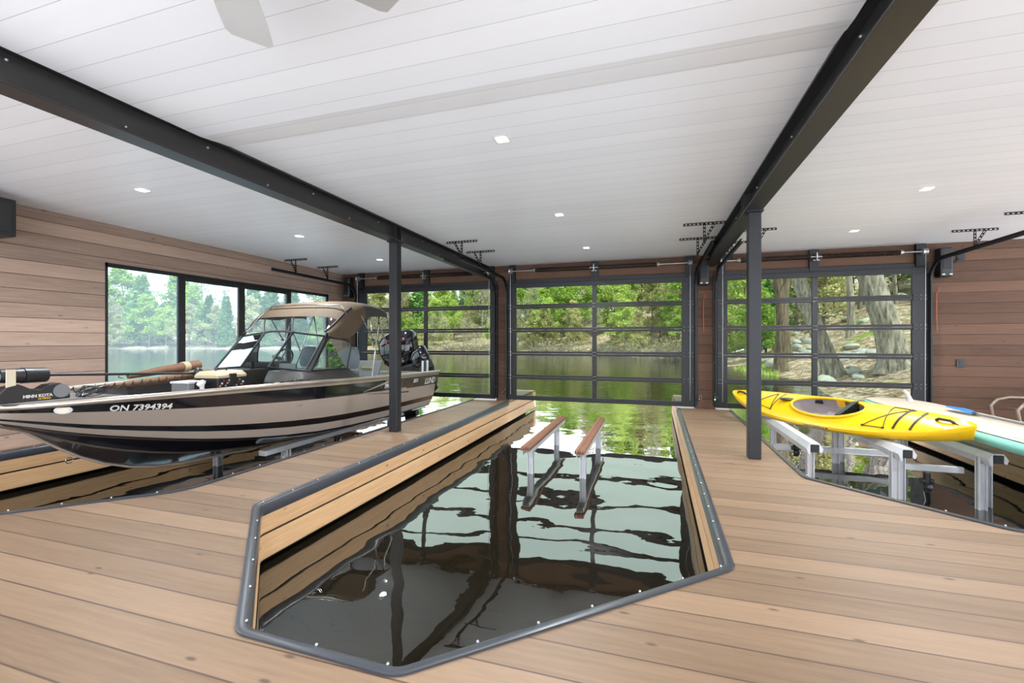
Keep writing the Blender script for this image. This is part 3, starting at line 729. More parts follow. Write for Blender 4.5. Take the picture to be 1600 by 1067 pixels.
def rock(x, y, s_, label, mat=None):
    mb = MB(); mb.ball((0,0,0), s_*rn.uniform(.9,1.5), s_*rn.uniform(.7,1.1), s_*rn.uniform(.45,.7), n=12, wob=.28, seed=rn.random())
    o = mb.build('boulder', mat or M['rock'], smooth=50); o.location = (x, y, H(x, y)+s_*.12); o.rotation_euler = (rn.uniform(-.3,.3), rn.uniform(-.3,.3), rn.uniform(0,6)); tag(o, label, 'rock', 'boulders on the bank behind the right door')
for i in range(60):
    y = rn.uniform(21, 52); x = y*rn.uniform(.20,.44)
    if sdist(x, y) < .5: continue
    rock(x, y, (rn.uniform(.2,.27) if i % 3 == 0 else rn.uniform(.3,.38) if i % 3 == 1 else rn.uniform(.42,.55))*(y/26), '%s grey boulder %s the leafy bank, %s of the right glazed door' % ('small' if i % 3 == 0 else 'broad' if i % 3 == 1 else 'large', 'low on' if y < 29 else 'halfway up' if y < 40 else 'high on', 'left third' if x/y < .27 else 'middle' if x/y < .35 else 'right third'))
mb = MB()
for i in range(900):
    y = rn.uniform(13.5, 40); x = y*rn.uniform(.17,.46)
    if sdist(x, y) < .1: continue
    p = Vector((x, y, H(x, y)+.02)); a = Vector((rn.gauss(0,1), rn.gauss(0,1), rn.gauss(0,.2))).normalized()*rn.uniform(.1,.6)
    mb.tube([p-a, p+a], [.012,.004], 3, caps=False)
tag(mb.build('fallen_twigs', M['bark']), 'fallen twigs scattered over the leafy bank behind the right door', 'twigs', kind='stuff')
mb = MB()
for i in range(2600):
    y = rn.uniform(24, 33); x = y*rn.uniform(.13,.24); d = sdist(x, y)
    if d < 0 or d > 2.6: continue
    p = Vector((x, y, H(x, y))); a = Vector((rn.uniform(-.08,.08), rn.uniform(-.08,.08), rn.uniform(.1,.28))); mb.add([p-Vector((.02,0,0)), p+Vector((.02,0,0)), p+a], [(0,1,2)])
tag(mb.build('shore_grass', M['leafa'], smooth=-1), 'green grass along the waterline behind the right door', 'grass', kind='stuff')
# tangled bare brush along the water opposite the middle door
for i, (x, y, nx_, ny_) in enumerate(along(-40, 4.5, 22, rnd)):
    t_ = thing('waterside_brush', 'bare grey twigs leaning over the water, '+pane_of(x, y), 'bush', (x, y, -.4), 0, 'bare brush along the far waterline')
    mb = MB(); r2 = random.Random(i)
    for q in range(46):
        a = r2.uniform(0, 2*PI); l = r2.uniform(1.2, 3.4); d = Vector((math.cos(a), math.sin(a)-.35, r2.uniform(.2,1.1))).normalized(); p = Vector((r2.uniform(-1.8,1.8), r2.uniform(-.4,.8), 0))
        mb.tube([p, p+d*l*.5, p+d*l+Vector((r2.uniform(-.4,.4), r2.uniform(-.4,.4), -.25))], [.035,.025,.01], 3, caps=False)
    mb.build('twigs', M['bark'], t_); lf = MB(); leafcloud(lf, (0,0,1.3), 2.4, 1.5, 1.1, 130, .1, r2); lf.build('leaves', M['leafb'], t_, smooth=-1)

# ---------------------------------------------------------------- the fishing boat on its lift
CX = -5.45
def interp(tab, y):
    if y <= tab[0][0]: return tab[0][1]
    if y >= tab[-1][0]: return tab[-1][1]
    for i in range(len(tab)-1):
        if tab[i][0] <= y <= tab[i+1][0]:
            x0, a = tab[i]; x1, b = tab[i+1]; u = (y-x0)/(x1-x0)
            pa = tab[i-1] if i else (2*x0-x1, 2*a-b); pb = tab[i+2] if i+2 < len(tab) else (2*x1-x0, 2*b-a)
            m0 = (b-pa[1])/(x1-pa[0])*(x1-x0); m1 = (pb[1]-a)/(pb[0]-x0)*(x1-x0)
            return (2*u**3-3*u*u+1)*a+(u**3-2*u*u+u)*m0+(-2*u**3+3*u*u)*b+(u**3-u*u)*m1
def hw(y): return interp([(2.36,.03),(2.45,.24),(2.6,.40),(2.85,.60),(3.2,.80),(3.7,.97),(4.3,1.08),(5.2,1.15),(6.5,1.17),(8.7,1.13)], y)
def zg(y): return interp([(2.36,.74),(3.0,.775),(4.0,.785),(5,.765),(6.5,.725),(8.7,.68)], y)
def cw(y): return interp([(2.36,.008),(2.6,.11),(2.85,.26),(3.2,.48),(3.7,.72),(4.3,.88),(5.2,.98),(6.5,1.02),(8.7,1.02)], y)
def zc(y): return interp([(2.36,.62),(2.6,.53),(2.85,.44),(3.2,.345),(3.7,.235),(4.3,.14),(5.2,.045),(6.5,.0),(8.7,.0)], y)
def zk(y): return interp([(2.36,.60),(2.45,.575),(2.58,.50),(2.75,.36),(2.97,.19),(3.23,.04),(3.49,-.06),(3.75,-.12),(4.2,-.165),(5,-.2),(8.7,-.24)], y)
def inside(y, z, pad):
    f = max(0, min(1, (zg(y)-z)/max(.01, zg(y)-zc(y)))); return max(.005, min(hw(y)-pad, hw(y)*(1-f)+cw(y)*f-.03))
boat = thing('fishing_boat', 'black and taupe aluminium fishing boat with brown canopy raised beside the left wall', 'boat', (CX, 5.6, 0))
BL = -boat.location
def part(mb, name, mat, par=None, **k):
    p = par or boat
    off = BL if p == boat else Vector((0,0,0))
    return mb.build(name, mat, p, loc=off, **k)
ys = [2.37,2.42,2.5,2.6,2.72,2.85,3.0,3.2,3.45,3.7,4,4.3,4.7,5.2,5.7,6.2,6.6,6.95,7.3,7.8,8.3,8.66]
fr = [0,.08,.32,.36,.68,.70,.80,.82,.97,1]
FM = [0,1,2,2,2,3,3,2,4]  # materials of the side bands from the gunwale down
def side_pt(y, f, s_):
    x = hw(y)*(1-f)+cw(y)*f+.035*math.sin(PI*f)*min(1, (y-2.37)*1.5); z = zg(y)*(1-f)+zc(y)*f
    if y > 8: z += 0
    return (CX+s_*x, y-(.24*f if y > 8.6 else 0), z)
mb = MB()
for s_ in (1, -1):
    rows = []
    for y in ys:
        rows.append([side_pt(y, f, s_) for f in fr])
    def mm(i, j):
        y = ys[i]; m_ = FM[j]
        if y >= 6.5 and j in (1,): m_ = 5
        if y >= 7.2 and j in (2,3): m_ = 5 if j == 2 else 2
        return m_
    mb.loft(rows, mats=mm)
    rows = []
    for y in ys:
        yy = y-(.24 if y > 8.6 else 0); c = cw(y); zz, k_ = zc(y), zk(y)
        rows.append([(CX+s_*c, yy, zz), (CX+s_*(c-.03), yy, zz-.015), (CX+s_*c*.62, yy, zz*.6+k_*.4-.01), (CX+s_*(c*.60), yy, zz*.6+k_*.4-.03), (CX+s_*c*.3, yy, zz*.27+k_*.73), (CX, yy, k_)])
    mb.loft(rows, mats=lambda i, j: 6 if j in (0,2) else 4)
# transom
y = 8.66; P_ = [side_pt(y, 0, -1), side_pt(y, .5, -1), side_pt(y, 1, -1), (CX, y-.24, zk(y)), side_pt(y, 1, 1), side_pt(y, .5, 1), side_pt(y, 0, 1)]
mb.add(P_, [tuple(range(7))], 5)
part(mb, 'hull', [M['railm'], M['bkgloss'], M['taupe'], M['bkgloss'], M['hullbot'], M['bronze'], M['bronze']], smooth=28)
mb = MB()
mb.tube([(CX, y_-(.0), zk(y_)-.004) for y_ in (2.37,2.42,2.5,2.6,2.72,2.85,3.0,3.2,3.45,3.7,4.0,4.4,5,6,8.4)], .014, 8)
part(mb, 'keel_strip', M['taupe'], smooth=50)
for s_, nm in ((1,'near'),(-1,'far')):
    mb = MB(); yy = [y_ for y_ in ys]; mb.tube([(CX+s_*(hw(y_)+.012), y_, zg(y_)+.008) for y_ in yy], .026, 10)
    part(mb, 'gunwale_rail', M['railm'], smooth=60)
    mb = MB(); rows = []
    for y_ in yy: 
        h_ = hw(y_); inn = max(0, h_-.13); rows.append([(CX+s_*h_, y_, zg(y_)+.015), (CX+s_*inn, y_, zg(y_)+.012), (CX+s_*inn, y_, zg(y_)-.03), (CX+s_*inside(y_, (.3 if y_ > 4.9 else .58 if y_ > 3.1 else zg(y_)-.06), .14), y_, .3 if y_ > 4.9 else .58 if y_ > 3.1 else zg(y_)-.06)])
    mb.loft(rows, mats=lambda i, j: 1 if j == 2 else 0)
    part(mb, 'gunwale_cap', [M['railm'], M['liner']], smooth=30)
def deckpart(y0, y1, z, name, mat, n=8, th=.02):
    mb = MB(); rows = []
    for i in range(n+1):
        y_ = y0+(y1-y0)*i/n; zz = zg(y_)+z if z < 0 else z; h_ = inside(y_, zz, .13)
        rows.append([(CX-h_,y_,zz),(CX+h_,y_,zz),(CX+h_,y_,zz-th),(CX-h_,y_,zz-th)])
    mb.loft(rows, close=True); mb.add(rows[0], [(0,1,2,3)]); mb.add(rows[-1], [(3,2,1,0)]); part(mb, name, mat)
deckpart(2.44, 3.2, -.006, 'bow_deck', M['carpet'], th=.04)
deckpart(3.2, 4.95, .60, 'casting_deck', M['carpet'])
deckpart(4.95, 7.6, .30, 'cockpit_floor', M['carpet'])
deckpart(7.6, 8.3, .60, 'rear_platform', M['carpet'])
mb = MB(); mb.box(CX-.6, CX+.6, 3.19, 3.2, .58, .76); mb.box(CX-.95, CX+.95, 4.94, 4.96, .3, .60); mb.box(CX-.95,CX+.95,7.59,7.6,.3,.6); part(mb, 'bulkhead', M['carpet'])
mb = MB(); mb.box(CX-1.02, CX+1.02, 8.28, 8.34, .3, .69); mb.box(CX-1.02,CX+1.02,8.34,8.6,.60,.64); part(mb, 'splashwell', M['railm'], bevel=.01)
# lettering
dg = None
def text(s_, size, mat, origin, xdir, ydir, name, par, shear=0, weight=.002):
    cu = bpy.data.curves.new(name, 'FONT'); cu.body = s_; cu.size = size; cu.extrude = .0012; cu.offset = weight; cu.shear = shear; cu.resolution_u = 3
    o = bpy.data.objects.new(name, cu); C.objects.link(o); bpy.context.view_layer.update()
    me = bpy.data.meshes.new_from_object(o.evaluated_get(bpy.context.evaluated_depsgraph_get())); C.objects.unlink(o); bpy.data.objects.remove(o)
    me.materials.clear(); me.materials.append(mat)
    x = Vector(xdir).normalized(); yv = Vector(ydir); yv = (yv-x*yv.dot(x)).normalized(); z = x.cross(yv)
    off = BL if par == boat else Vector((0,0,0)); og = Vector(origin)
    me.transform(Matrix(((x.x,yv.x,z.x,og.x),(x.y,yv.y,z.y,og.y),(x.z,yv.z,z.z,og.z),(0,0,0,1))))
    ob = bpy.data.objects.new(name, me); C.objects.link(ob); ob.parent = par; ob.location = off; return ob
def hulltext(s_, y0, y1, f, size, name, mat, shear=.15):
    a = Vector(side_pt(y0, f, 1)); b = Vector(side_pt(y1, f, 1)); up = Vector(side_pt((y0+y1)/2, f-.15, 1))-Vector(side_pt((y0+y1)/2, f+.05, 1))
    x = (b-a).normalized(); n = x.cross(up).normalized(); return text(s_, size, mat, a+n*.016, x, up, name, boat, shear)
hulltext('ON 7394394', 2.91, 3.3, .285, .088, 'registration_number', M['label'])
hulltext('LUND', 7.98, 8.5, .31, .165, 'maker_lettering', M['label'], .3)
hulltext('PRO-V', 6.55, 6.9, .26, .10, 'model_lettering', M['label'], .3)
hulltext('2075', 7.52, 7.75, .22, .09, 'model_lettering', M['label'], .3)
def rib(fa, fb, ya, yb, mat, name, k=8):     # raised stripe along the hull side
    mb = MB(); rows = []
    for i in range(k+1):
        y_ = ya+(yb-ya)*i/k; f0 = fa[0]+(fa[1]-fa[0])*i/k; f1 = fb[0]+(fb[1]-fb[0])*i/k
        p, q = side_pt(y_, f0, 1), side_pt(y_, f1, 1); rows.append([(p[0]+.004,p[1],p[2]), (q[0]+.004,q[1],q[2])])
    mb.loft(rows); return part(mb, name, mat, smooth=30)
rib((.28,.03),(.29,.10), 6.0, 6.9, M['taupe'], 'arrow_stripe'); rib((.30,.36),(.305,.42), 6.0, 7.6, M['taupe'], 'arrow_stripe'); rib((.34,.43),(.345,.46), 6.1, 7.4, M['bkgloss'], 'arrow_stripe')
# bow light, eye, emblem
mb = MB(); p = Vector(side_pt(2.66, .22, 1)); n = Vector((.8,-.55,.25)).normalized()
a = Vector(side_pt(2.76,.22,1))-Vector(side_pt(2.58,.22,1)); a.normalize(); b = Vector((0,0,1)); b = (b-a*b.dot(a)).normalized(); n = a.cross(b)
def oval(mb, p, a, b, n, ra, rb, th, m=0, k=24):
    c = [p+a*ra*math.cos(2*PI*i/k)+b*rb*math.sin(2*PI*i/k) for i in range(k)]
    mb.add([q-n*.03 for q in c]+[q+n*th for q in c], [tuple(range(k, 2*k))]+[(i,(i+1)%k,k+(i+1)%k,k+i) for i in range(k)], m)
oval(mb, p+n*.012, a, b, n, .062, .034, .008); part(mb, 'docking_light', M['ltgrey'], smooth=30)
mb = MB(); oval(mb, p+n*.012, a, b, n, .042, .022, .014); part(mb, 'docking_light_lens', M['beige'], smooth=30)
mb = MB(); c = Vector((CX, 2.93, .175)); mb.tube([c+Vector((0, .028*math.cos(t_*PI/6), -.0+.028*math.sin(t_*PI/6)))+Vector((0,-.02,-.02)) for t_ in range(12)], .006, 6, closed=True); part(mb, 'bow_eye', M['steel'], smooth=60)
mb = MB(); p = Vector(side_pt(4.75, .40, 1)); mb.ball((p.x+.008,p.y,p.z), .012,.02,.012, n=8); part(mb, 'drain_fitting', M['steel'], smooth=60)
# consoles and windshields, near one then far one (mirrored about the centre line)
def mir(p, s_): return (CX+(p[0]-CX)*s_, p[1], p[2])
for s_ in (1, -1):
    m_ = lambda *p: mir(p, s_)
    mb = MB(); rows = []
    for u, k_ in ((0,0),(.25,.35),(.6,.75),(1,1)):
        # from the foot of the fairing up to the dash
        pass
    base = [(-5.22,5.0),(-5.05,4.88),(-4.75,4.84),(-4.5,4.94),(-4.42,5.15),(-4.40,5.6),(-4.42,6.1),(-5.22,6.1)]
    mid_ = [(-5.22,5.04),(-5.05,4.96),(-4.78,4.94),(-4.56,5.02),(-4.47,5.25),(-4.47,5.6),(-4.47,6.0),(-5.22,6.0)]
    top_ = [(-5.22,5.08),(-5.05,5.03),(-4.80,5.02),(-4.64,5.08),(-4.55,5.25),(-4.53,5.6),(-4.53,5.95),(-5.22,5.95)]
    rows = [[m_(x,y,.52) for x,y in base], [m_(x,y,.72) for x,y in base], [m_(x,y,.76) for x,y in base], [m_(x*.5+a_*.5,y*.5+b_*.5,.80) for (x,y),(a_,b_) in zip(base,mid_)], [m_(x,y,.84) for x,y in mid_], [m_(x,y,.90) for x,y in top_]]
    mb.loft(rows, close=True); k = len(top_); mb.add(rows[-1], [tuple(range(k))])
    con = part(mb, 'console', M['console'], smooth=24, bevel=.006)
    if s_ == 1:
        for q in range(4):
            mb = MB(); x_ = -5.0+q*.12; mb.ball((x_, 4.855+.0*q, .73), .013, n=6); part(mb, 'console_screw', M['bk'])
    # dash face and recess under the dash
    A = m_(-5.2,5.06,.95); B = m_(-4.62,5.13,.91); Ct = m_(-5.18,5.50,1.46); Dt = m_(-4.66,5.56,1.40)
    B2 = m_(-4.57,5.2,.91); D2 = m_(-4.62,5.6,1.385); E1 = m_(-4.56,5.90,1.35); E2 = m_(-4.54,5.985,1.31); E3 = m_(-4.53,6.0,1.24); F = m_(-4.53,5.90,.90)
    mb = MB(); mb.tube([A,B,Dt,Ct], .018, 6, closed=True); fm = part(mb, 'windshield_frame', M['bk'], smooth=40)
    mb = MB(); mb.tube([B2,D2,E1,E2,E3,F], .018, 6, closed=True); fs_ = part(mb, 'windshield_frame', M['bk'], smooth=40)
    mb = MB(); mb.add([A,B,Dt,Ct], [(0,1,2,3)]); g1 = part(mb, 'windshield_pane', M['bglass'], smooth=-1)
    mb = MB(); mb.add([B2,D2,E1,E2,E3,F], [(0,1,2,3,4,5)]); part(mb, 'windshield_pane', M['bglass'], smooth=-1)
    mb = MB(); mb.tube([m_(-4.6,5.17,.9), m_(-4.64,5.58,1.40)], .022, 6); part(mb, 'corner_post', M['bk'])
mb = MB(); mb.tube([(-5.2,5.50,1.46),(-5.35,5.47,1.475),(-5.55,5.47,1.475),(-5.7,5.50,1.46)], .018, 6); part(mb, 'windshield_header', M['canvasdk'], smooth=60)
# helm: steering wheel on the far console
mb = MB(); rows = [[(-5.72,5.85,.52),(-6.35,5.85,.52),(-6.35,5.95,.95),(-5.72,5.95,.95)],[(-5.72,6.05,.52),(-6.35,6.05,.52),(-6.35,6.03,.99),(-5.72,6.03,.99)]]
wc = Vector((-5.98,6.12,1.02)); wa = Vector((1,0,0)); wb = Vector((0,.45,.89)); mb = MB()
mb.tube([wc+wa*.19*math.cos(2*PI*i/28)+wb*.19*math.sin(2*PI*i/28) for i in range(28)], .016, 8, closed=True)
sw = part(mb, 'steering_wheel', M['bk'], smooth=60)
mb = MB()
for an in (90, 210, 330): mb.tube([wc+Vector((0,-.03,.015)), wc+wa*.18*math.cos(R(an))+wb*.18*math.sin(R(an))], .012, 6)
mb.tube([wc, wc+Vector((0,-.2,.05))], .03, 8); mb.build('wheel_spokes', M['grey'], sw, smooth=60)
mb = MB(); mb.box(-6.3,-5.72,5.62,5.98,.88,1.0); part(mb, 'dashboard', M['console'], bevel=.03)
mb = MB(); mb.box(-5.9,-5.88,5.4,5.46,.9,1.1); mb.box(-6.02,-5.78,5.40,5.44,1.0,1.16); part(mb, 'fish_finder', M['bk'], bevel=.008)
mb = MB(); mb.box(-5.2,-4.9,5.25,5.28,.92,1.0); part(mb, 'glove_tray', M['grey'])
def boatseat(x, y, name_lab=None):
    mb = MB(); rows = []
    for z, w_, d_ in ((.86,.17,.05),(.92,.21,.06),(1.05,.22,.06),(1.17,.19,.05),(1.22,.13,.035),(1.23,.05,.02)):
        rows.append([(x+w_*math.cos(2*PI*i/16), y+d_*math.sin(2*PI*i/16)+.1*(z-.86), z) for i in range(16)])
    mb.loft(rows, close=True); mb.add(rows[-1], [tuple(range(16))]); b_ = part(mb, 'seat_back', M['seat'], smooth=60)
    mb = MB(); mb.box(x-.21,x+.21,y-.38,y+.05,.72,.84); part(mb, 'seat_cushion', M['seat'], bevel=.04)
    mb = MB(); mb.cyl((x,y-.18,.3),(x,y-.18,.72),.035,n=12); part(mb, 'seat_pedestal', M['galv'], smooth=40)
boatseat(-4.85, 6.35); boatseat(-6.0, 6.75)
# canopy: stations y, side foot z, crown z, half width
def canopy_rows(st, n=16):
    rows = []
    for y_, zb, zt, wd, lean in st:
        row = []
        for i in range(n+1):
            t_ = PI*i/n; cxx = math.cos(t_); x = (abs(cxx)**.55)*(1 if cxx > 0 else -1); z = (math.sin(t_))**.42 if 0 < i < n else 0
            zq = zb if x > -.3 else max(zb, min(1.70, zt-.12)); row.append((CX+.05+x*wd, y_+lean*z, zq+(zt-zq)*z))
        rows.append(row)
    return rows
st = [(5.545,1.40,1.475,.84,0.0),(5.60,1.385,1.53,.85,.02),(5.68,1.37,1.62,.86,.04),(5.76,1.36,1.72,.87,.06),(5.93,1.37,1.89,.88,.08),(6.05,1.42,1.965,.885,.08),(6.2,1.55,1.99,.89,.06),(6.35,1.69,2.0,.89,.03),(6.55,1.75,1.995,.89,0),(6.8,1.76,1.965,.89,0),(6.95,1.755,1.93,.885,0),(6.99,1.74,1.89,.88,0)]
rows = canopy_rows(st, 20)
mb = MB(); mb.loft(rows, mats=lambda i, j: (1 if (0 <= i <= 2 and 4 <= j <= 15) else (2 if i >= 7 else 0)))
cp = part(mb, 'canopy', [M['canvas'], M['vinyl'], M['canvasdk']], smooth=60)
mb = MB(); mb.tube([Vector(rows[i][4])+Vector((.008,0,.006)) for i in range(0, 6)], .012, 6); mb.tube([Vector(rows[i][-5])+Vector((-.008,0,.006)) for i in range(0, 6)], .012, 6)
mb.build('zip_seam', M['bk'], cp, smooth=60)
mb = MB(); mb.tube([Vector(r_[0])+Vector((.0,0,0)) for r_ in rows], .009, 6); mb.tube([Vector(r_[-1]) for r_ in rows], .009, 6); mb.tube(rows[-1], .009, 6); mb.build('hem', M['canvasdk'], cp, smooth=60)
# canopy frame
for s_ in (1, -1):
    q = lambda x, y_, z: (CX+(x-CX)*s_, y_, z)
    for a, b, nm in ((q(-4.45,6.45,.74),q(-4.50,6.72,1.63),'canopy_pole'),(q(-4.50,6.72,1.63),q(-4.45,7.25,.72),'canopy_pole'),(q(-4.5,6.55,1.35),q(-4.52,6.25,1.74),'canopy_pole'),(q(-4.50,6.72,1.63),q(-4.55,6.8,1.78),'canopy_pole')):
        mb = MB(); mb.cyl(a, b, .0125, n=8); part(mb, nm, M['steel'], smooth=60)
    mb = MB(); mb.ball(q(-4.50,6.72,1.63), .024, n=8); mb.ball(q(-4.5,6.55,1.35), .024, n=8); part(mb, 'pole_joint', M['bk'], smooth=60)
for y_, zt in ((5.98,1.93),(6.6,1.985)):
    mb = MB(); mb.tube([(CX+.05-.84,y_,1.5),(CX+.05-.8,y_,1.78),(CX+.05-.68,y_,zt-.03),(CX+.05,y_,zt-.01),(CX+.05+.68,y_,zt-.03),(CX+.05+.8,y_,1.78),(CX+.05+.84,y_,1.5)], .011, 6); part(mb, 'canopy_bow', M['steel'], smooth=60)
for a, b in (((-5.1,6.0,.9),(-5.35,6.1,1.93)),((-5.6,6.0,.9),(-5.25,6.1,1.93))):
    mb = MB(); mb.cyl(a, b, .011, n=8); part(mb, 'canopy_strut', M['steel'], smooth=60)
# outboard motors
def motor(c, sc, tilt, par_name, acc, turn=0):
    r_ = bpy.data.objects.new(par_name, None); C.objects.link(r_); r_.parent = boat; r_.location = Vector(c)+BL; r_.rotation_euler = (tilt, 0, R(turn)); r_.scale = (sc,)*3
    mb = MB(); rows = []
    for z, w_, d_, yo in ((-.30,.14,.20,.02),(-.24,.19,.29,.02),(-.05,.215,.35,.03),(.12,.205,.36,.03),(.22,.17,.33,.0),(.28,.11,.24,-.03),(.30,.04,.10,-.05)):
        rows.append([(w_*abs(math.cos(t_))**.7*(1 if math.cos(t_) > 0 else -1), yo+d_*abs(math.sin(t_))**.7*(1 if math.sin(t_) > 0 else -1), z) for t_ in [2*PI*(i+.5)/20 for i in range(20)]])
    mb.loft(rows, close=True); mb.add(rows[-1], [tuple(range(20))]); mb.add(rows[0], [tuple(range(20))[::-1]]); mb.build('cowl', M['bkgloss'], r_, smooth=50)
    mb = MB()
    for s_ in (1,-1): mb.tube([(.2*s_,-.26,.10),(.222*s_,.0,.14),(.21*s_,.26,.08)], [.012,.02,.008], 6)
    mb.build('cowl_stripe', acc, r_, smooth=50)
    mb = MB(); mb.box(-.09,.09,-.1,.24,-.85,-.28); mb.box(-.05,.05,-.05,.22,-1.1,-.85); mb.build('midsection', M['bk'], r_, bevel=.03)
    mb = MB(); mb.box(-.12,.12,-.28,-.1,-.62,-.3); mb.box(-.15,.15,-.2,-.14,-.7,-.4); mb.build('mounting_bracket', M['bk'], r_, bevel=.01)
    mb = MB(); mb.cyl((0,-.16,-1.12),(0,.3,-1.12),.05,.045,12); mb.box(-.012,.012,-.12,.1,-1.32,-1.1); mb.box(-.13,.13,-.1,.28,-.9,-.885); mb.build('gearcase', M['bk'], r_, smooth=40)
    mb = MB()
    for an in (0,120,240):
        a_ = R(an); mb.tube([(.04*math.cos(a_),.3,-1.12+.04*math.sin(a_)),(.12*math.cos(a_+.3),.33,-1.12+.12*math.sin(a_+.3))], [.03,.05], 6)
    mb.build('propeller', M['galv'], r_, smooth=60)
    return r_
motor((-5.44, 8.96, 1.16), 1.32, R(-10), 'outboard_motor', M['red'], 84)
motor((-4.80, 8.72, .99), .66, R(-38), 'kicker_motor', M['grey'], 66)
mb = MB(); mb.tube([(-4.8,8.5,.85),(-4.9,8.3,.78),(-5.1,8.35,.72),(-5.2,8.5,.7)], .02, 6); mb.tube([(-5.2,8.3,.7),(-5.0,8.2,.76),(-4.9,8.4,.8)], .014, 6); part(mb, 'control_cables', M['bk'], smooth=60)
for y_, x_ in ((8.12,-4.42),(8.36,-4.44)):
    mb = MB(); mb.cyl((x_,y_,.69),(x_,y_+.01,.93),.027,n=12); mb.cyl((x_,y_,.69),(x_,y_,.70),.045,n=12); part(mb, 'rod_holder', M['galv'], smooth=40)
mb = MB(); mb.add([(-5.95,7.72,.62),(-5.2,7.72,.62),(-5.2,7.86,.93),(-5.95,7.86,.93),(-5.95,7.76,.62),(-5.2,7.76,.62),(-5.2,7.90,.93),(-5.95,7.90,.93)], [(0,1,2,3),(7,6,5,4),(0,4,5,1),(1,5,6,2),(2,6,7,3),(3,7,4,0)]); hatch = part(mb, 'open_hatch_lid', M['grey'], bevel=.008)
mb = MB(); mb.box(-5.62,-5.36,7.78,7.80,.78,.81); part(mb, 'ruler_sticker', M['tape'])
mb = MB(); mb.box(-5.90,-5.72,7.77,7.79,.70,.86); part(mb, 'info_sticker', M['beige'])
mb = MB(); mb.box(-5.1,-4.5,7.0,7.55,.56,.66); part(mb, 'side_storage', M['ltgrey'], bevel=.03)
# trolling motor on the bow deck
tm = bpy.data.objects.new('trolling_motor', None); C.objects.link(tm); tm.parent = boat; tm.location = BL
Z0 = .79
mb = MB(); prof = [(2.30,Z0),(2.30,Z0+.07),(2.36,Z0+.14),(2.44,Z0+.16),(2.52,Z0+.11),(2.58,Z0+.10),(2.64,Z0+.14),(2.72,Z0+.15),(2.79,Z0+.11),(2.80,Z0)]
k = len(prof); mb.add([(-5.22,y_,z) for y_, z in prof]+[(-5.34,y_,z) for y_, z in prof], [tuple(range(k))[::-1], tuple(range(k, 2*k))]+[(i,(i+1)%k,k+(i+1)%k,k+i) for i in range(k)])
mb.build('deck_mount', M['bk'], tm, bevel=.01)
mb = MB(); mb.cyl((-5.215,2.73,Z0+.075),(-5.36,2.73,Z0+.075),.062,n=20); mb.build('mount_roller', M['grey'], tm, smooth=40)
mb = MB(); mb.cyl((-5.30,2.34,Z0+.235),(-5.30,2.49,Z0+.23),.06,.066,16); mb.cyl((-5.30,2.49,Z0+.23),(-5.32,2.66,Z0+.225),.07,.066,20); mb.build('motor_head', M['bk'], tm, smooth=40)
mb = MB(); mb.box(-5.235,-5.225,2.36,2.42,Z0+.12,Z0+.29); mb.build('mount_bracket', M['beige'], tm)
mb = MB(); mb.cyl((-5.30,2.20,Z0+.22),(-5.30,2.34,Z0+.235),.03,.05,12); mb.build('nose_cone', M['grey'], tm, smooth=40)
mb = MB(); mb.cyl((-5.32,2.64,Z0+.225),(-5.22,4.0,.94),.014,n=10); mb.build('shaft', M['bk'], tm, smooth=40)
mb = MB(); rows = []
mb.ball((-5.20,4.03,.93), .055,.05,.085, n=12); mb.build('control_head', M['bk'], tm, smooth=60)
mb = MB(); pts = []
for i in range(241):
    u = i/240; an = 2*PI*u*13; y_ = 2.80+u*1.12; pts.append((-5.24+.022*math.cos(an), y_+.01*math.sin(an*1), Z0+.07+.04*u+.028*math.sin(an)))
mb.tube(pts, .005, 5); mb.build('coiled_cord', M['bk'], tm, smooth=60)
mb = MB(); pts = []
r3 = random.Random(3)
for i in range(60): an = i*.55; pts.append((-5.18+.05*math.cos(an*1.3)+.02*r3.random(), 2.95+.12*math.cos(an), Z0+.05+.045*math.sin(an*1.1)))
mb.tube(pts, .005, 5); mb.build('coiled_cord', M['bk'], tm, smooth=60)
text('MINN KOTA', .036, M['label'], (-5.215, 2.46, Z0+.035), (0,1,0), (0,0,1), 'mount_lettering', tm, 0, .0015)
text('ULTERRA', .022, M['goldlabel'], (-5.215, 2.56, Z0+.012), (0,1,0), (0,0,1), 'mount_lettering', tm, 0, .0005)
mb = MB(); mb.cyl((-4.62,3.62,.78),(-4.62,3.62,.86),.022,n=12); mb.cyl((-4.62,3.62,.86),(-4.62,3.6,.88),.04,n=12); part(mb, 'downrigger_base', M['ltgrey'], smooth=40)
# loose things in the boat
t_ = thing('tackle_box', 'tan lidded tackle box on the bow deck in front of the boat console', 'tackle box', (-4.95, 4.12, .60), R(94))
mb = MB(); mb.box(-.2,.2,-.16,.16,0,.29); mb.build('tray_body', M['bk'], t_, bevel=.01)
mb = MB(); mb.box(-.21,.21,-.17,.17,.29,.32); mb.add([(-.21,-.17,.32),(.21,-.17,.32),(.21,.17,.32),(-.21,.17,.32),(-.19,-.12,.37),(.19,-.12,.37),(.19,.12,.37),(-.19,.12,.37)], [(0,1,5,4),(1,2,6,5),(2,3,7,6),(3,0,4,7),(4,5,6,7)]); mb.build('lid', M['tan'], t_, bevel=.01)
mb = MB(); mb.box(-.05,.05,-.178,-.16,.2,.34); mb.build('latch', M['bk'], t_, bevel=.004)
mb = MB(); mb.tube([(-.08,0,.35),(-.07,0,.395),(.07,0,.395),(.08,0,.35)], .012, 6); mb.build('handle', M['bk'], t_, smooth=60)
for q in range(14):
    mb = MB(); mb.ball((-.17+.025*q, -.163, .20+.03*(q%3)), .014, n=6); mb.build('lure', [M['orange'],M['ltgrey'],M['red'],M['grey']][q%4], t_, smooth=60)
t_ = thing('bait_bucket', 'pale blue grey bait box with a latch beside the tackle box', 'box', (-4.98, 3.74, .60), R(4))
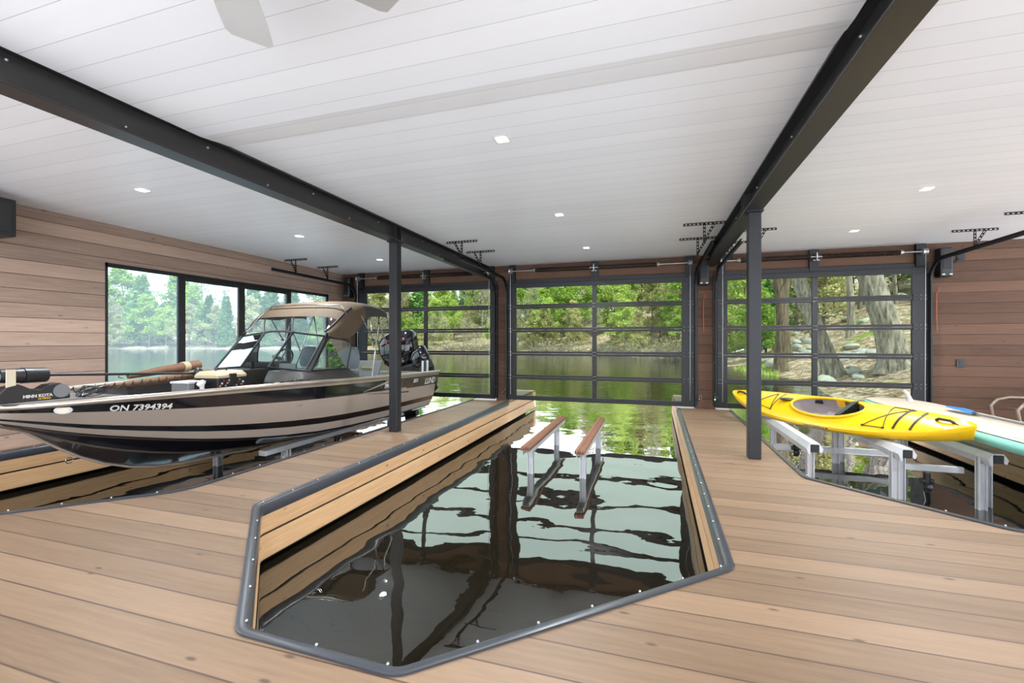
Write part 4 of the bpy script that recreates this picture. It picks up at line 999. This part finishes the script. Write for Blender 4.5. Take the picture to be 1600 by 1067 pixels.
mb = MB(); mb.box(-.12,.12,-.1,.1,0,.25); mb.build('body', M['grey'], t_, bevel=.012)
mb = MB(); mb.box(-.13,.13,-.11,.11,.25,.275); mb.build('lid', M['ltgrey'], t_, bevel=.008)
mb = MB(); mb.box(.12,.135,-.03,.03,.19,.265); mb.build('latch', M['bk'], t_)
def rodtube(pts, r_, label, band):
    mb = MB(); mb.tube(pts, r_, 12); o = mb.build('sleeve', M['rodbrown'], None, smooth=50); t_ = thing('rod_sleeve', label, 'fishing rod sleeve', pts[0]); o.parent = t_; o.location = -t_.location
    if band:
        a, b = Vector(pts[-2]), Vector(pts[-1]); mb = MB(); mb.cyl(a.lerp(b, .55), a.lerp(b, .7), r_[-1]*1.08 if isinstance(r_, list) else r_*1.08, n=12); mb.build('band', M['rodtan'], t_, smooth=50, loc=-t_.location)
    mb = MB(); mb.tube([Vector(pts[0])+Vector((0,0,.02)), Vector(pts[0])+Vector((-.02,-.07,.03)), Vector(pts[0])+Vector((0,-.11,0)), Vector(pts[0])+Vector((0,-.05,-.02))], .006, 5); mb.build('rod_tip_guide', M['bk'], t_, smooth=50, loc=-t_.location)
rodtube([(-6.28,3.95,.88),(-6.3,4.35,.93),(-6.32,4.9,.98)], [.03,.055,.07], 'brown rod sleeve with a tan band lying along the far gunwale', True)
rodtube([(-5.62,3.2,.83),(-5.5,3.7,.86),(-5.42,4.35,.92)], [.02,.045,.05], 'second brown rod sleeve lying across the middle of the bow deck', False)
# the lift under the boat
def lift_post(mb, x, y, z0, z1, w_=.09, t_=.008):
    mb.box(x-w_/2,x+w_/2,y-t_,y+t_,z0,z1); mb.box(x-w_/2,x-w_/2+t_*1.5,y-w_/2,y+w_/2,z0,z1); mb.box(x+w_/2-t_*1.5,x+w_/2,y-w_/2,y+w_/2,z0,z1)
t_ = thing('boat_lift', 'aluminium boat lift in the left slip carrying the fishing boat', 'boat lift', (CX, 6, -1.2))
L_ = -t_.location
for s_ in (1,-1):
    mb = MB(); rows = []
    x_ = CX+s_*.62; mb.box(x_-.06,x_+.06,4.6,8.0,-.17,-.10); mb.build('bunk', M['alum'], t_, bevel=.01, loc=L_)
    for y_ in (5.0,7.6):
        mb = MB(); lift_post(mb, x_, y_, -1.1, -.17); mb.build('post', M['alum'], t_, loc=L_)
for y_ in (5.0,7.6):
    mb = MB(); mb.box(CX-1.15,CX+1.15,y_-.05,y_+.05,-.62,-.52); mb.build('cross_beam', M['alum'], t_, loc=L_)

# ---------------------------------------------------------------- middle slip: two wood topped bunks
for x_, lab in ((-1.60,'left of the two wood topped boat bunks standing in the middle slip'),(-.88,'right of the two wood topped boat bunks standing in the middle slip')):
    t_ = thing('boat_bunk', lab, 'boat bunk', (x_, 6.9, -1.4), 0, 'wood topped bunks in the middle slip'); L_ = -t_.location
    mb = MB(); mb.box(x_-.065,x_+.065,5.72,8.35,-.13,-.075); mb.build('bunk_board', M['bunkwood'], t_, bevel=.018, loc=L_)
    mb = MB(); mb.box(x_-.05,x_-.042,5.76,8.3,-.2,-.13); mb.box(x_+.042,x_+.05,5.76,8.3,-.2,-.13); mb.box(x_-.05,x_+.05,5.76,8.3,-.14,-.13); mb.build('channel', M['alum'], t_, loc=L_)
    for y_ in (5.98,7.75):
        mb = MB(); lift_post(mb, x_+.01, y_, -1.35, -.19, .08); mb.build('post', M['alum'], t_, loc=L_)

# ---------------------------------------------------------------- right slip: lift, kayak, board
t_ = thing('kayak_lift', 'bare aluminium lift with bunks and posts in the right slip under the kayak', 'boat lift', (2.6, 7, -1.4)); L_ = -t_.location
for x_ in (1.80,2.68,3.46):
    z = .10; mb = MB(); y0, y1 = 5.98, 8.35
    prof = [(-.085,z-.02),(-.045,z+.045),(.045,z+.045),(.085,z-.02),(.07,z-.065),(.045,z-.05),(.045,z+.03),(-.045,z+.03),(-.045,z-.09),(-.06,z-.095)]
    rows = [[(x_+a,y_,b) for a,b in prof] for y_ in (y0,y1)]; mb.loft(rows, close=True); mb.add(rows[0], [tuple(range(10))]); mb.add(rows[1], [tuple(range(10))[::-1]])
    bk_ = mb.build('bunk', M['alum'], t_, smooth=20, loc=L_)
    mb = MB(); mb.box(x_-.04,x_+.04,y0-.0,y0+.03,z-.06,z+.02); mb.build('end_cap', M['bk'], bk_)
    for y_ in (6.15,7.85):
        for dx in ((0,) if x_ < 2 else (-.05,.06)):
            mb = MB(); lift_post(mb, x_+dx, y_+(.12 if dx > 0 else 0), -1.35, z-.02, .075); mb.build('post', M['alum'], t_, bevel=.003, loc=L_)
for y_, z in ((7.85,-.30),(6.22,-.16)):
    mb = MB()
    if y_ > 7: mb.box(1.8,3.46,y_-.03,y_+.03,z-.04,z+.04); mb.box(1.8,3.46,y_-.05,y_-.03,z-.05,z-.035)
    else: mb.box(2.75,3.42,y_-.03+.25,y_+.03+.25,z-.035,z+.035)
    mb.build('cross_beam', M['alum'], t_, bevel=.006, loc=L_)
for y_, z in ((5.55,-.47),(5.0,-.50)):
    mb = MB(); mb.box(3.5,4.36,y_-.05,y_+.05,z-.08,z+.07); mb.build('end_beam', M['alum'], t_, bevel=.006, loc=L_)
for x_, y_ in ((2.1,7.8),(3.05,6.4)):
    mb = MB(); mb.cyl((x_,y_,-.42),(x_,y_,-.2),.035,n=10); mb.cyl((x_-.06,y_,-.3),(x_+.06,y_,-.3),.03,n=10); mb.ball((x_,y_-.04,-.36), .04, n=8, wob=.3); mb.build('coupling', M['bk'], t_, smooth=40, loc=L_)
mb = MB(); mb.box(1.76,1.765,6.5,6.95,.03,.085); 
text('BERTRAND', .05, M['shaft'], (1.735,6.9,.065), (0,-1,0), (.5,0,.9), 'lift_lettering', t_, 0, .001).location = L_

# kayak
K0 = Vector((1.42, 8.70, 0)); K1 = Vector((3.27, 5.90, 0)); kd_ = (K1-K0); KL = kd_.length; kd_.normalize(); kn = Vector((-kd_.y, kd_.x, 0))  # kn points away to the far right side
kay = thing('kayak', 'yellow sit-in kayak lying across the aluminium lift bunks', 'kayak', ((K0+K1)/2+Vector((0,0,.15)))); KO = -kay.location
KR = R(26)
def kp(s_, a, z):
    z -= .28; a, z = a*math.cos(KR)-z*math.sin(KR)*1.0, .30+z*math.cos(KR)+a*math.sin(KR)
    p = (K0+K1)/2+kd_*s_*KL/2+kn*a; return (p.x, p.y, z)
def kw(s_): return .355*max(.0, 1-abs(s_)**2.3)**.75+.012
def kkeel(s_): return .155+.10*abs(s_)**3
def ksheer(s_): return .33+.10*abs(s_)**2.2
def kcrown(s_): return ksheer(s_)+.09*(1-abs(s_)**2)**1+(.03*math.exp(-((s_-.55)/.25)**2))
def hole(s_):
    u = (s_-.02)/.31
    return .235*math.sqrt(max(0, 1-u*u))
ss = sorted(set([-1+.0*1]+[i/24-1 for i in range(49)]+[-.29,-.285,-.27,.33,.325,.31]+[.999,-.999]))
rows = []
for s_ in ss:
    w_, k_, sh, cr_ = kw(s_), kkeel(s_), ksheer(s_), kcrown(s_); h_ = hole(s_) ; rk = .10*max(0,(abs(s_)-.93)/.07)
    half = [(w_*0, k_), (w_*.35, k_+.012), (w_*.7, k_+.045), (w_*.93, k_+.10), (w_, k_+.15), (w_*1.0, sh-.03), (w_*.97, sh), (w_*.86, sh+.022)]
    top = []
    x0 = w_*.86
    for u in (.3,.6,1):
        a = x0+(h_-x0)*u if h_ < x0 else x0; v = 1-(a/x0)**2 if x0 > 0 else 1; top.append((a, sh+.022+(cr_-sh-.022)*v))
    half += top
    row = [kp(s_-(.06*(1 if s_ > 0 else -1)*max(0, (abs(s_)-.85)/.15)*max(0,(sh-z)/.25)), a, z) for a, z in reversed(half)] + [kp(s_-(.06*(1 if s_ > 0 else -1)*max(0, (abs(s_)-.85)/.15)*max(0,(sh-z)/.25)), -a, z) for a, z in half[1:]]
    rows.append(row)
mb = MB(); mb.loft(rows); mb.add(rows[0], [tuple(range(len(rows[0])))]); mb.add(rows[-1], [tuple(range(len(rows[0])))[::-1]])
part_k = lambda mb, n, m, par=None, **k: mb.build(n, m, par or kay, loc=KO if par is None else None, **k)
hull = part_k(mb, 'hull', M['yellow'], smooth=40)
hp = [(.02+.31*math.cos(2*PI*i/40), .235*math.sin(2*PI*i/40)) for i in range(40)]
mb = MB(); mb.tube([kp(s_, a, kcrown(s_)-.01-(abs(a)/.3)**2*.04+.012) for s_, a in hp], .02, 8, closed=True); part_k(mb, 'coaming', M['yellow'], smooth=60)
mb = MB(); r1_ = [kp(s_*1.0, a*1.0, kcrown(s_)-.02) for s_, a in hp]; r2_ = [kp(s_, a*1.15, .27) for s_, a in hp]; r3_ = [kp(s_*.9, a*.8, .19) for s_, a in hp]; mb.loft([r1_, r2_, r3_], close=True); mb.add(r3_, [tuple(range(40))]); part_k(mb, 'cockpit_liner', M['kaygrey'], smooth=60)
mb = MB(); rws = []
for a in (-.18,-.06,.06,.18): rws.append([kp(.13,a,.26), kp(.17,a,.43), kp(.22,a,.45), kp(.19,a,.25)])
mb.loft(rws, close=True); mb.add(rws[0], [(0,1,2,3)]); mb.add(rws[-1], [(3,2,1,0)]); part_k(mb, 'seat_back', M['bk'], smooth=40)
mb = MB(); rws = [[kp(s_, a, .24-.03*math.cos(a*8)) for a in (-.16,-.08,0,.08,.16)] for s_ in (-.06,.04,.15)]; mb.loft(rws); part_k(mb, 'seat_pan', M['kaygrey'], smooth=60)
mb = MB(); rws = []
for s_ in (-.27,-.12): rws.append([kp(s_,.19,.36), kp(s_,.215,.36), kp(s_,.215,.31), kp(s_,.19,.31)])
mb.loft(rws, close=True); mb.add(rws[0],[(0,1,2,3)]); mb.add(rws[1],[(3,2,1,0)]); part_k(mb, 'thigh_brace', M['bk'])
mb = MB(); rws = [[kp(.02,.2,.40),kp(.09,.2,.40)],[kp(.02,.2,.30),kp(.09,.2,.30)]]; mb.loft(rws); mb.add([kp(.02,.195,.40),kp(.09,.195,.40),kp(.09,.195,.30),kp(.02,.195,.30)], [(0,1,2,3)]); part_k(mb, 'seat_bracket', M['yellow'])
def kdeck(s_, a): w_ = kw(s_)*.86; v = 1-(min(abs(a), w_)/w_)**2; return ksheer(s_)+.022+(kcrown(s_)-ksheer(s_)-.022)*v
def kline(pts, r_, name, mat):
    res = []
    for (s0, a0), (s1, a1) in zip(pts, pts[1:]):
        for i in range(7):
            u = i/6; s_, a = s0+(s1-s0)*u, a0+(a1-a0)*u; res.append(kp(s_, a, kdeck(s_, a)+.006))
    mb = MB(); mb.tube(res, r_, 5); part_k(mb, name, mat, smooth=60)
kline([(-.42,-.24),(-.52,.16),(-.62,-.17),(-.42,-.24)], .005, 'bungee_cord', M['bk']); kline([(-.42,-.24),(-.46,.2)], .005, 'bungee_cord', M['bk']); kline([(-.62,-.17),(-.78,.05)], .005, 'bungee_cord', M['bk'])
kline([(.40,-.25),(.54,-.24),(.47,.2),(.62,.16),(.40,-.25)], .005, 'bungee_cord', M['bk'])
kline([(.60,-.22),(.60,-.05),(.60,.17)], .011, 'deck_strap', M['bk']); kline([(.70,-.20),(.70,-.05),(.70,.13)], .011, 'deck_strap', M['bk'])
mb = MB(); c = kp(-.36,.02,kdeck(-.36,0)+.012); mb.ball(c, .11,.085,.018, n=16); part_k(mb, 'deck_hatch', M['bk'], smooth=60)
for s_ in (.84,-.88):
    z_ = kdeck(s_,0); mb = MB(); mb.tube([kp(s_-.05,0,z_+.01), kp(s_-.03,0,z_+.035), kp(s_+.03,0,z_+.03), kp(s_+.05,0,z_+.005)], .016, 8); part_k(mb, 'carry_handle', M['bk'], smooth=60)
    mb = MB(); mb.tube([kp(s_+.05,0,z_+.005), kp(s_+.085,-.02,z_-.01), kp(s_+.08,-.06,z_-.035)], .008, 6); part_k(mb, 'handle_cord', M['bk'], smooth=60)
for s_, a in ((-.42,-.24),(-.62,-.17),(.40,-.25),(.54,-.24),(.60,-.22),(.70,-.20)):
    mb = MB(); mb.ball(kp(s_,a,kdeck(s_,a)+.008), .014, n=8); part_k(mb, 'cord_clip', M['bk'], smooth=60)
w_ = kw(.0); a0 = Vector(kp(-.04,-w_*1.02,ksheer(0)-.035)); a1 = Vector(kp(-.04,-w_*.99,ksheer(0)+.03)); text('perception', .07, M['shaft'], a0-kn*.008, kd_, a1-a0, 'maker_lettering', kay, .2, .001).location = KO
mb = MB(); mb.ball(Vector(kp(.16,-kw(.16)*1.01,ksheer(.1)-.012)), .016, .004, .012, n=8); part_k(mb, 'maker_emblem', M['red'], smooth=60)

# paddle board and paddle
t_ = thing('paddle_board', 'wide taupe topped board with a teal rail behind the kayak', 'paddle board', (3.78, 6.4, .3)); L_ = -t_.location
XB0, XB1, ZB = 3.30, 4.22, .30
def bw(y_): return interp([(4.3,.44),(7.2,.46),(8.5,.43),(8.95,.36),(9.15,.22),(9.22,.03)], y_)
rows = []
for y_ in (4.3,5,6,7,7.8,8.5,8.8,8.95,9.08,9.17,9.22):
    b = bw(y_); xc = 3.76; row = []
    lift = .05*0
    for i in range(12):
        t2 = PI*i/11-PI/2; row.append((xc+b-.065+.065*math.cos(t2), y_, ZB+.065*math.sin(t2)+lift))
    for i in range(12):
        t2 = PI*i/11+PI/2; row.append((xc-b+.065+.065*math.cos(t2), y_, ZB+.065*math.sin(t2)+lift))
    rows.append(row)
mb = MB(); mb.loft(rows, close=True); mb.add(rows[0], [tuple(range(24))]); mb.add(rows[-1], [tuple(range(24))[::-1]]); mb.build('board', M['teal'], t_, smooth=50, loc=L_)
mb = MB(); rws = [[(3.76-bw(y_)+.03,y_,ZB+.068+.05*0),(3.76+bw(y_)-.03,y_,ZB+.068+.05*0)] for y_ in (4.3,5,6,7,7.8,8.5,8.8,8.95,9.08,9.15)]; mb.loft(rws); mb.build('deck_pad', M['sup'], t_, loc=L_)
for y_ in (5.62,5.28):
    mb = MB(); mb.box(3.42,3.66,y_-.22,y_+.09,ZB+.069,ZB+.075); p_ = mb.build('traction_patch', M['mint'], t_, loc=L_)
    mb = MB(); mb.box(3.48,3.6,y_-.15,y_+.02,ZB+.075,ZB+.078); mb.build('patch_emblem', M['sup'], p_)
mb = MB(); mb.tube([(3.93,8.7,ZB+.06),(3.91,8.68,ZB+.13),(3.88,8.68,ZB+.2),(3.84,8.68,ZB+.24)], [.05,.03,.028,.02], 8); mb.build('fin', M['ltgrey'], t_, smooth=60, loc=L_)
t_ = thing('paddle', 'paddle with a blue blade and grey shaft lying on the taupe board', 'paddle', (3.95, 6.6, ZB+.1)); L_ = -t_.location
mb = MB(); rws = []
for y_, w_, z in ((7.75,.01,.115),(7.70,.06,.12),(7.55,.09,.125),(7.4,.085,.12),(7.25,.05,.105),(7.18,.02,.1)):
    rws.append([(3.93-w_,y_,ZB+z),(3.93,y_,ZB+z-.012),(3.93+w_,y_,ZB+z),(3.93,y_,ZB+z+.012)])
mb.loft(rws, close=True); mb.build('blade', M['blue'], t_, smooth=40, loc=L_)
mb = MB(); mb.cyl((3.93,7.2,ZB+.1),(4.06,4.4,ZB+.095),.016,n=10); mb.build('shaft', M['shaft'], t_, smooth=40, loc=L_)
mb = MB(); mb.cyl((3.93,7.24,ZB+.1),(3.933,7.16,ZB+.1),.02,n=10); mb.build('ferrule', M['bk'], t_, smooth=40, loc=L_)
# bits on the decks
mb = MB(); mb.ball((0,0,0), .09,.06,.04, n=12, wob=.3, seed=4); mb.ball((.1,.03,0), .07,.06,.035, n=12, wob=.3, seed=5); o = mb.build('foam_block', M['foam'], smooth=60); o.location = (2.9,5.0,ZW+.015); tag(o, 'crumpled white foam scrap floating by the kayak lift post', 'foam')
t_ = thing('patio_chair', 'low patio chair with a bent tube frame on the right deck by the back wall', 'chair', (5.85, 9.0, 0))
for y_ in (-.28,.28):
    mb = MB(); mb.tube([(-.45,y_,.02),(-.56,y_,.12),(-.58,y_,.28),(-.5,y_,.38),(-.35,y_,.42),(.1,y_,.42),(.5,y_,.44)], .024, 10); mb.build('arm_frame', M['chair'], t_, smooth=60)
    mb = MB(); mb.tube([(-.45,y_,.02),(.3,y_,.02),(.5,y_,.3),(.75,y_,.85)], .02, 8); mb.build('side_frame', M['chair'], t_, smooth=60)
mb = MB(); mb.tube([(-.45,-.28,.02),(-.45,.28,.02)], .02, 8); mb.build('front_rail', M['chair'], t_, smooth=60)
mb = MB(); rws = [[(-.4,y_,.26),(.3,y_,.22),(.5,y_,.4),(.72,y_,.85)] for y_ in (-.26,.26)]; mb.loft(rws); mb.build('sling_seat', M['sling'], t_, smooth=60)
for x_, y_, lab in ((-3.35,10.9,'small dark mooring cleat on the outer dock end, seen through the middle door'),(.78,10.9,'small mooring cleat on the outer dock end right of the middle door')):
    t_ = thing('mooring_cleat', lab, 'cleat', (x_, y_, 0)); mb = MB(); mb.box(-.02,.02,-.05,.05,0,.04); mb.build('foot', M['galv'], t_)
    mb = MB(); mb.tube([(0,-.12,.055),(0,-.05,.045),(0,.05,.045),(0,.12,.055)], .014, 8); mb.build('horns', M['bk'], t_, smooth=60)

t_ = thing('mooring_rope', 'dark mooring rope coiled on the near gunwale of the fishing boat', 'rope', (-4.42, 4.72, .80))
mb = MB(); mb.tube([(.045*math.cos(a*.5)+.01*math.sin(a*1.7), -.28+a*.012+.06*math.sin(a*.5), .012+.006*math.sin(a)) for a in range(46)], .010, 6); mb.build('coil', M['bk'], t_, smooth=60)
mb = MB(); mb.box(-.02,.02,-.32,-.22,-.012,.012); mb.build('cleat_tab', M['galv'], t_)
